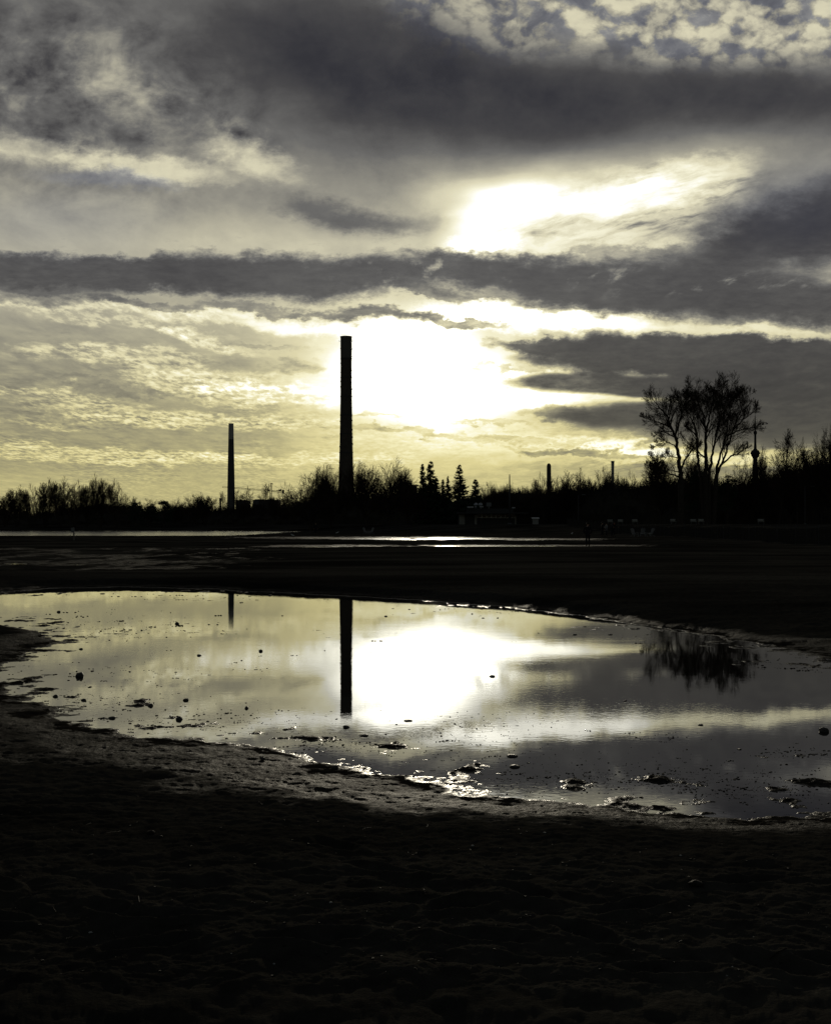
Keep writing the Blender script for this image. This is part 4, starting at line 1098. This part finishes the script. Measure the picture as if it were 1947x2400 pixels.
G1, G2, G3 = 'upright bare trees at the left end of the skyline', 'bare trees along the skyline', 'bare trees at the right end of the skyline'
TR = [
 ('fan', 0, 12, 1152, 372, 60, 'bare upright tree at the very left edge of the skyline', G1), ('fan', 1, 38, 1134, 368, 62, 'second upright bare tree from the left edge, slim fork on top', G1), ('fan', 2, 72, 1132, 365, 66, 'upright bare tree third from the left, its top lower than its neighbour', G1),
 ('fan', 0, 106, 1116, 370, 62, 'upright bare tree with a sharp spire, fourth from the left edge', G1), ('fan', 1, 140, 1114, 366, 66, 'upright bare tree right of the sharp spire in the left clump', G1), ('fan', 2, 176, 1122, 368, 62, 'upright bare tree above the marker post', G1),
 ('fan', 0, 204, 1124, 372, 56, 'narrow bare tree just left of the tallest of the left clump', G1), ('fan', 1, 236, 1105, 366, 64, 'tallest upright bare tree of the left clump, forked on top', G1), ('fan', 2, 272, 1119, 364, 54, 'rightmost upright bare tree of the left clump', G1), ('airy', 0, 305, 1162, 372, 40, 'small bare tree beside the dark shrub at the end of the left clump', G1),
 ('airy', 1, 345, 1167, 380, 46, 'thin open bare tree just before the dark bushy pines', G2), ('round', 0, 410, 1164, 376, 50, 'small dome-shaped bare tree right of the bushy pines', G2), ('round', 1, 456, 1156, 374, 56, 'small round bare tree left of the slender chimney', G2), ('fan', 1, 482, 1152, 376, 50, 'fan-shaped bare tree close to the left of the slender chimney', G2), ('airy', 0, 528, 1150, 390, 30, 'thin bare tree touching the slender chimney at its foot', G2),
 ('airy', 1, 562, 1147, 392, 34, 'thin bare tree right beside the slender chimney', G2), ('airy', 2, 590, 1137, 392, 36, 'tall thin bare tree left of the crane mast', G2), ('airy', 0, 616, 1130, 394, 38, 'tallest thin bare tree overlapping the crane mast', G2), ('fan', 2, 650, 1152, 380, 50, 'low bushy bare tree under the crane counterweight', G2), ('round', 0, 680, 1156, 372, 50, 'low bare tree between the crane and the wide willow', G2),
 ('round', 0, 728, 1092, 330, 122, 'wide drooping bare tree left of the tall chimney', G2), ('round', 1, 776, 1082, 335, 90, 'bare tree directly left behind the tall chimney', G2), ('round', 1, 858, 1076, 332, 95, 'bushy bare tree directly right of the tall chimney', G2), ('round', 0, 912, 1066, 330, 110, 'largest spreading bare tree between the tall chimney and the spruces', G2), ('round', 2, 955, 1092, 335, 70, 'bare tree reaching its long boughs towards the spruces', G2),
 ('round', 1, 1145, 1127, 360, 50, 'pale rounded bare tree right of the rightmost spruce', G2), ('round', 2, 1192, 1130, 340, 80, 'broad low bare tree behind the flagpole', G2), ('round', 0, 1238, 1128, 338, 70, 'broad low bare tree left of the dome-topped chimney', G2),
 ('fan', 2, 1268, 1104, 350, 40, 'thin bare tree touching the dome-topped chimney on its left', G2), ('fan', 0, 1318, 1100, 348, 62, 'bare tree right beside the dome-topped chimney', G2), ('airy', 2, 1342, 1094, 345, 52, 'leaning bare tree second right of the dome-topped chimney', G2), ('fan', 1, 1374, 1106, 344, 46, 'bushy bare tree midway between the two short chimneys', G2), ('round', 1, 1415, 1090, 345, 50, 'rounded airy bare tree left of the thin pale chimney', G2), ('fan', 0, 1450, 1104, 343, 48, 'low bare tree right of the thin pale chimney', G2), ('fan', 2, 1478, 1100, 340, 50, 'bushy bare tree before the drooping boughs of the leaning tree', G2),
 ('round', 2, 1548, 1052, 275, 100, 'thick low bare tree under the left boughs of the leaning tree', G3), ('round', 1, 1640, 1050, 285, 80, 'bare tree filling the gap between the two big trees', G3), ('round', 0, 1735, 1062, 290, 80, 'low bare tree at the right foot of the biggest tree', G3), ('round', 2, 1790, 1040, 285, 70, 'bare tree just right of the foot of the communication tower', G3),
 ('airy', 0, 1824, 1002, 270, 74, 'tall airy bare tree right of the communication tower', G3), ('airy', 1, 1868, 1030, 268, 66, 'airy bare tree behind the lamp post at far right', G3), ('fan', 1, 1895, 1022, 265, 58, 'slender upright bare tree near the right edge', G3), ('round', 0, 1925, 1010, 262, 70, 'dense bare tree next to the right edge', G3), ('round', 1, 1962, 985, 258, 80, 'dense bare tree cut by the right edge of the view', G3), ('round', 2, 1850, 1062, 275, 90, 'low thick bare tree under the airy ones at far right', G3),
]
for i, (kd, j, px, top, D, w, lab, g) in enumerate(TR): place(kd, j, px, top, D, w * (1.15 if px < 320 else 1.35), lab, g, i)

# ---- spruces
def spruce_model(seed, H=12.0, R=2.3, sparse=1.0):
    rnd = random.Random(seed); tr = MB(); cr = MB()
    tr.tube([(0, 0, 0), (0, 0, H * .6), (0, 0, H)], [.22, .12, .02], 7)
    z = H * .985
    while z > H * .06:
        f = 1 - z / H
        n = 3 + int(6 * min(1, f * 2.4)); Lb = R * (f ** .85) * rnd.uniform(.85, 1.08) + .14
        for i in range(n):
            a = rnd.uniform(0, 2 * math.pi); L = Lb * rnd.uniform(.55, 1.15)
            out = Vector((math.cos(a), math.sin(a), 0)); side = Vector((-math.sin(a), math.cos(a), 0))
            p0 = Vector((0, 0, min(H * .98, z + H * rnd.uniform(-.022, .022)))); drop = -.18 - .5 * f
            pts = [p0 + out * (L * t) + Vector((0, 0, L * (drop * t + .42 * t * t * t))) for t in (0, .25, .5, .75, 1)]
            tr.tube(pts, [.03, .025, .02, .014, .006], 3, cap=False)
            # sprays of needles hanging along both sides
            m = max(5, int(L * 11))
            for q in range(m):
                t = .12 + .88 * (q + rnd.random()) / m; x = t * 4; ii = min(int(x), 3); c = pts[ii].lerp(pts[ii + 1], x - ii)
                for s in (-1, 1):
                    ln = (.16 + .42 * (1 - abs(t - .45) * 1.1)) * (.5 + .5 * min(L, 1.6) / 1.6) * rnd.uniform(.7, 1.2)
                    e = c + side * s * ln * .7 + out * ln * .4 + Vector((0, 0, -ln * rnd.uniform(.2, 1.1)))
                    wv = Vector((0, 0, -.10 - .16 * rnd.random()))
                    cr.tri(c + Vector((0, 0, .03)), e, c + wv + out * .08)
            e = pts[-1] + (pts[-1] - pts[-2]).normalized() * .14
            cr.tri(pts[-1] + side * .05, e, pts[-1] - side * .05)
        z -= H * .021 * rnd.uniform(.7, 1.3) * sparse
    return tr, cr
SP = []
def spruce(i, px, top, D, wid, label, lean=0.0):
    x = (px - CX) / F * D; z = gz(x, D) - .1; Ht = EYE + (HY - top) / F * D - z
    if len(SP) <= i:
        tr, cr = spruce_model(40 + i, 12, 2.5 if i != 1 else 1.9, 1.2 if i == 0 else 1.0)
        r = empty('spruce_tree', (x, D, z)); tr.build('trunk', M_bark, r); cr.build('crown', M_needle, r); SP.append(r)
    else:
        r = copy_tree(SP[i], (x, D, z), 1.7 * px, (1, 1, 1), label)
    wx = 5.0 if i != 1 else 3.8
    s = 1.9 * wid / F * D / wx
    r.scale = (s, s, Ht / 12.0); props(r, label, 'tree', 'spruces on the skyline')
spruce(0, 1077, 1087, 330, 46, 'tallest open-boughed spruce, standing clear of the others')
spruce(1, 1009, 1079, 345, 38, 'dense pointed spruce right beside the slim one, left of centre group')
spruce(1, 990, 1085, 350, 26, 'slim spruce at the left end of the spruce group')
spruce(0, 1050, 1114, 340, 26, 'small spruce between the dense pointed and the tall open one')
spruce(1, 1038, 1122, 345, 22, 'smallest spruce tip showing beside the dense pointed spruce')
spruce(1, 1114, 1122, 335, 34, 'short broad spruce right of the tall open one')
spruce(0, 1022, 1118, 338, 40, 'dark low spruce at the foot of the dense pointed one')

# ---- dark bushy pines left of the slender chimney: clumps of needles on crooked boughs
def pine(px, top, D, wid, label, seed):
    x = (px - CX) / F * D; z = gz(x, D) - .1; H = EYE + (HY - top) / F * D - z; W = wid / F * D
    rnd = random.Random(seed); tr = MB(); cr = MB()
    tr.tube([(0, 0, 0), (.1, 0, H * .5), (.0, 0, H * .85)], [.25, .18, .08], 7)
    for i in range(26):
        a = rnd.uniform(0, 6.28); t = rnd.uniform(.3, 1); rr_ = W / 2 * math.sqrt(max(0, 1 - ((t - .5) / .55) ** 2)) * rnd.uniform(.3, 1)
        c = Vector((math.cos(a) * rr_, math.sin(a) * rr_, H * t * .96))
        tr.tube([(0, 0, H * t * .7), c * .6 + Vector((0, 0, H * t * .3)), c], [.07, .05, .02], 4)
        R = rnd.uniform(.5, .95)
        for q in range(110):
            d = Vector((rnd.gauss(0, 1), rnd.gauss(0, 1), rnd.gauss(0, .55))).normalized(); p = c + d * R * rnd.random() ** .4
            u_ = Vector((rnd.gauss(0, 1), rnd.gauss(0, 1), rnd.gauss(0, 1))).normalized() * .16; w_ = u_.orthogonal().normalized() * .07
            cr.tri(p - u_ + w_, p + u_ * 1.2, p - u_ - w_)
    r = empty('pine_tree', (x, D, z)); props(r, label, 'tree'); tr.build('trunk', M_bark, r); cr.build('crown', M_needle, r)
pine(352, 1182, 370, 40, 'dark bushy pine right of the gap after the left clump', 1)
pine(384, 1174, 368, 42, 'dark bushy pine with a knobbly top, right of the other pine', 2)
pine(318, 1176, 366, 44, 'low dark pine closing the right end of the left clump', 3)
pine(1703, 1108, 270, 60, 'dark evergreen bush at the right foot of the biggest tree', 4)
pine(1640, 1096, 268, 70, 'dense dark evergreen around the stems of the biggest tree', 5)

# ---- the woodland mass below the skyline
def woodland():
    prof = [(-700, 1170), (-300, 1175), (0, 1184), (60, 1190), (130, 1180), (210, 1172), (262, 1170), (300, 1174), (322, 1188), (350, 1184), (400, 1176), (440, 1178), (500, 1181), (560, 1178), (600, 1176), (650, 1180), (690, 1168), (740, 1150), (800, 1142), (860, 1150), (905, 1146),
            (960, 1142), (1000, 1140), (1035, 1150), (1055, 1160), (1070, 1166), (1100, 1152), (1140, 1148), (1170, 1140), (1200, 1134), (1250, 1136), (1300, 1136), (1350, 1128), (1420, 1124), (1500, 1122), (1560, 1112), (1620, 1104), (1680, 1108), (1730, 1116), (1780, 1118), (1850, 1095), (1900, 1080), (1947, 1066), (2300, 1040), (2800, 1060)]
    pxs = np.array([p[0] for p in prof], float); rws = np.array([p[1] for p in prof], float)
    U = np.arange(-700, 2800, 2.2)
    Dn = np.interp(U, [0, 500, 1000, 1300, 1600, 1947], [385, 392, 372, 352, 300, 285])
    top = np.interp(U, pxs, rws)
    Ht = EYE + (HY - top) / F * Dn
    X0 = (U - CX) / F * Dn
    lay = 14; co = np.zeros((lay, len(U), 3))
    for j in range(lay):
        a = math.pi * j / (lay - 1)
        fy = -math.cos(a) * 9; fz = math.sin(a) ** .6
        nz_ = fbm(X0 * .35, np.full_like(X0, j * .9), 4, 20) * 1.0
        co[j, :, 0] = X0 + .4 * fbm(X0 * .8, np.full_like(X0, j * 1.3), 2, 22)
        co[j, :, 1] = Dn + 10 + fy + 1.3 * nz_
        co[j, :, 2] = np.maximum((Ht - 2.3) * fz + 1.3 * nz_ * fz, .8)
        if j in (0, lay - 1): co[j, :, 2] = 0.5
    me = grid_mesh('woodland', co, lay, len(U), False)
    # twigs and shoots bristling from it
    rnd = random.Random(77); b = MB()
    for i in range(34000):
        k = rnd.randrange(len(U)); j = rnd.choice((3, 4, 5, 6, 6, 7, 7, 8)) if rnd.random() < .8 else rnd.randrange(1, 12)
        p = Vector(co[j, k]) + Vector((rnd.uniform(-.8, .8), rnd.uniform(-.5, .5), -.3))
        L = rnd.uniform(.6, 2.4) * (1.4 if rnd.random() < .15 else 1)
        d = Vector((rnd.gauss(0, .45), rnd.gauss(0, .4), 1)).normalized()
        q = p + d * L; w = Vector((.055, .02, 0))
        b.tri(p - w, p + w, q)
        for s in range(3):
            m_ = p.lerp(q, rnd.uniform(.3, .9)); e = m_ + Vector((rnd.gauss(0, .5), rnd.gauss(0, .4), rnd.uniform(.1, .8))).normalized() * L * rnd.uniform(.2, .45)
            b.tri(m_ - w * .6, m_ + w * .6, e)
    n0 = len(me.vertices)
    tw = b.mesh('shoots'); bm = bmesh.new(); bm.from_mesh(me); bm.from_mesh(tw); bm.to_mesh(me); bm.free(); bpy.data.meshes.remove(tw)
    o = link('woodland', me, M_scrub); props(o, 'dark unbroken belt of winter scrub and trees along the far side of the beach', 'woodland', kind='stuff')
woodland()
# ------------------------------------------------------------------ small stuff of the pool and the sand
def scatter():
    rnd = random.Random(31)
    M_bub = bpy.data.materials.new("bubble_film"); M_bub.use_nodes = True
    q = M_bub.node_tree.nodes['Principled BSDF']; q.inputs['Base Color'].default_value = (.02, .02, .018, 1); q.inputs['Roughness'].default_value = .08; q.inputs['IOR'].default_value = 1.4
    b = MB()
    def dome(x, y, r, z=0.0):
        b.lathe([(r * math.cos(a), r * .75 * math.sin(a)) for a in (0, .5, 1.0, 1.45)], 8, (x, y, z + .0005))
    zones = [(1080, 1735, 190, 45, 190), (1180, 1690, 160, 20, 60), (1180, 1800, 200, 50, 110), (1500, 1800, 260, 50, 110), (880, 1760, 120, 30, 50), (1750, 1850, 200, 60, 70), (1130, 1850, 150, 16, 60)]
    for (cx, cy, rx, ry, n) in zones:
        for i in range(n):
            px = rnd.gauss(cx, rx * .6); row = rnd.gauss(cy, ry * .6)
            if row < 1660: continue
            x, y = flat(px, row)
            if gz(x, y) > -.001: continue
            r = y / F * rnd.uniform(.45, 1.5) * (1.8 if rnd.random() < .1 else 1)
            dome(x, y, r)
            if rnd.random() < .25:
                for j in range(rnd.randrange(2, 7)): dome(x + rnd.gauss(0, r * 2.4), y + rnd.gauss(0, r * 2.4), r * rnd.uniform(.4, .9))
    o = b.build('foam_bubbles', M_bub, None, True)
    props(o, 'tiny bubbles and flecks of foam floating on the near half of the pool', 'foam', kind='stuff')
    # flecks of weed and mud crumbs in the shallows
    b = MB()
    def crumb(x, y, z, w, h):
        k = len(b.v); n = 7; ph = rnd.uniform(0, 6)
        rr_ = [w * rnd.uniform(.55, 1.2) for _ in range(n)]
        for i in range(n):
            t = ph + 2 * math.pi * i / n; b.v.append(Vector((x + rr_[i] * math.cos(t), y + rr_[i] * math.sin(t) * rnd.uniform(.7, 1.5), z - .002)))
        for i in range(n):
            t = ph + 2 * math.pi * i / n; b.v.append(Vector((x + .6 * rr_[i] * math.cos(t), y + .6 * rr_[i] * math.sin(t), z + h * rnd.uniform(.5, 1))))
        for i in range(n): b.f.append((k + i, k + (i + 1) % n, k + n + (i + 1) % n, k + n + i))
        b.f.append(tuple(range(k + n, k + 2 * n)))
    zones = [(260, 1470, 260, 40, 170), (300, 1590, 260, 40, 120), (480, 1690, 320, 36, 320), (200, 1640, 160, 20, 110), (800, 1745, 160, 22, 150), (600, 1560, 60, 20, 12), (1350, 1830, 160, 22, 200), (1560, 1830, 190, 34, 260), (1800, 1850, 200, 46, 300), (1550, 1720, 60, 8, 16), (1850, 1765, 110, 14, 70), (1560, 1730, 100, 10, 30), (500, 1400, 260, 12, 70), (1250, 1436, 300, 10, 60), (1650, 1500, 200, 16, 80), (1850, 1560, 120, 16, 60), (1000, 1500, 600, 60, 26)]
    for (cx, cy, rx, ry, n) in zones:
        for i in range(n):
            px = rnd.gauss(cx, rx * .55); row = rnd.gauss(cy, ry * .55)
            if row < 1378: continue
            x, y = flat(px, row); z = gz(x, y)
            if z > .01: continue
            w = y / F * rnd.choice((1, 1.5, 2, 2, 3, 4.5)) * rnd.uniform(.6, 1.2)
            m = rnd.choice((1, 1, 2, 3, 5))
            for j in range(m): crumb(x + rnd.gauss(0, w * 2.2) * (m > 1), y + rnd.gauss(0, w * 1.0) * (m > 1), max(z, 0), w * rnd.uniform(.5, 1), w * .35)
    o = b.build('mud_flecks', M_mud, None, True)
    props(o, 'crumbs of mud and rotten weed breaking the surface of the shallow pool', 'mud', kind='stuff')
    # grit, shell chips, bits of stalk on the near sand
    b = MB(); c = MB()
    for i in range(520):
        px = rnd.uniform(-100, 2050); row = 1800 + 620 * rnd.random() ** .8
        x, y = flat(px, row); z = gz(x, y)
        if z < .02: continue
        z = float(height(np.array([x]), np.array([y]))[0])
        w = rnd.choice((.002, .003, .004, .007)) * rnd.uniform(.6, 1.2)
        (c if rnd.random() < .02 else b).lathe([(w * .6, -w * .2), (w, w * .1), (w * .6, w * .5)], 6, (x, y, z), w * .2, rnd)
    for i in range(60):
        px = rnd.uniform(-100, 2050); row = rnd.uniform(1850, 2400); x, y = flat(px, row)
        if gz(x, y) < .03: continue
        a = rnd.uniform(0, 3.14); L = rnd.uniform(.02, .05); pp = []
        for t in (-1, 0, 1):
            xx, yy = x + math.cos(a) * L * t, y + math.sin(a) * L * t
            pp.append((xx, yy, float(height(np.array([xx]), np.array([yy]))[0]) + .006))
        b.tube(pp, .0016, 4)
    o = b.build('beach_grit', M_mud, None); props(o, 'dark grit and bits of stalk strewn over the near sand', 'grit', kind='stuff')
    o = c.build('shell_chips', M_wall, None); props(o, 'small pale chips of shell on the near sand', 'shells', kind='stuff')
scatter()
stone(352, 2015, 20, 11, 'smooth greyish stone lying on the dark near sand at the left', 71, mat=M_mud, group='stones on the near sand')
stone(1630, 2165, 34, 16, 'rounded stone half sunk in the dark near sand at lower right', 72, mat=M_mud, group='stones on the near sand')
for o in [q for q in bpy.data.objects if q.get('group') == 'stones on the near sand']:
    o.location.z = float(height(np.array([o.location.x]), np.array([o.location.y]))[0]) + .006
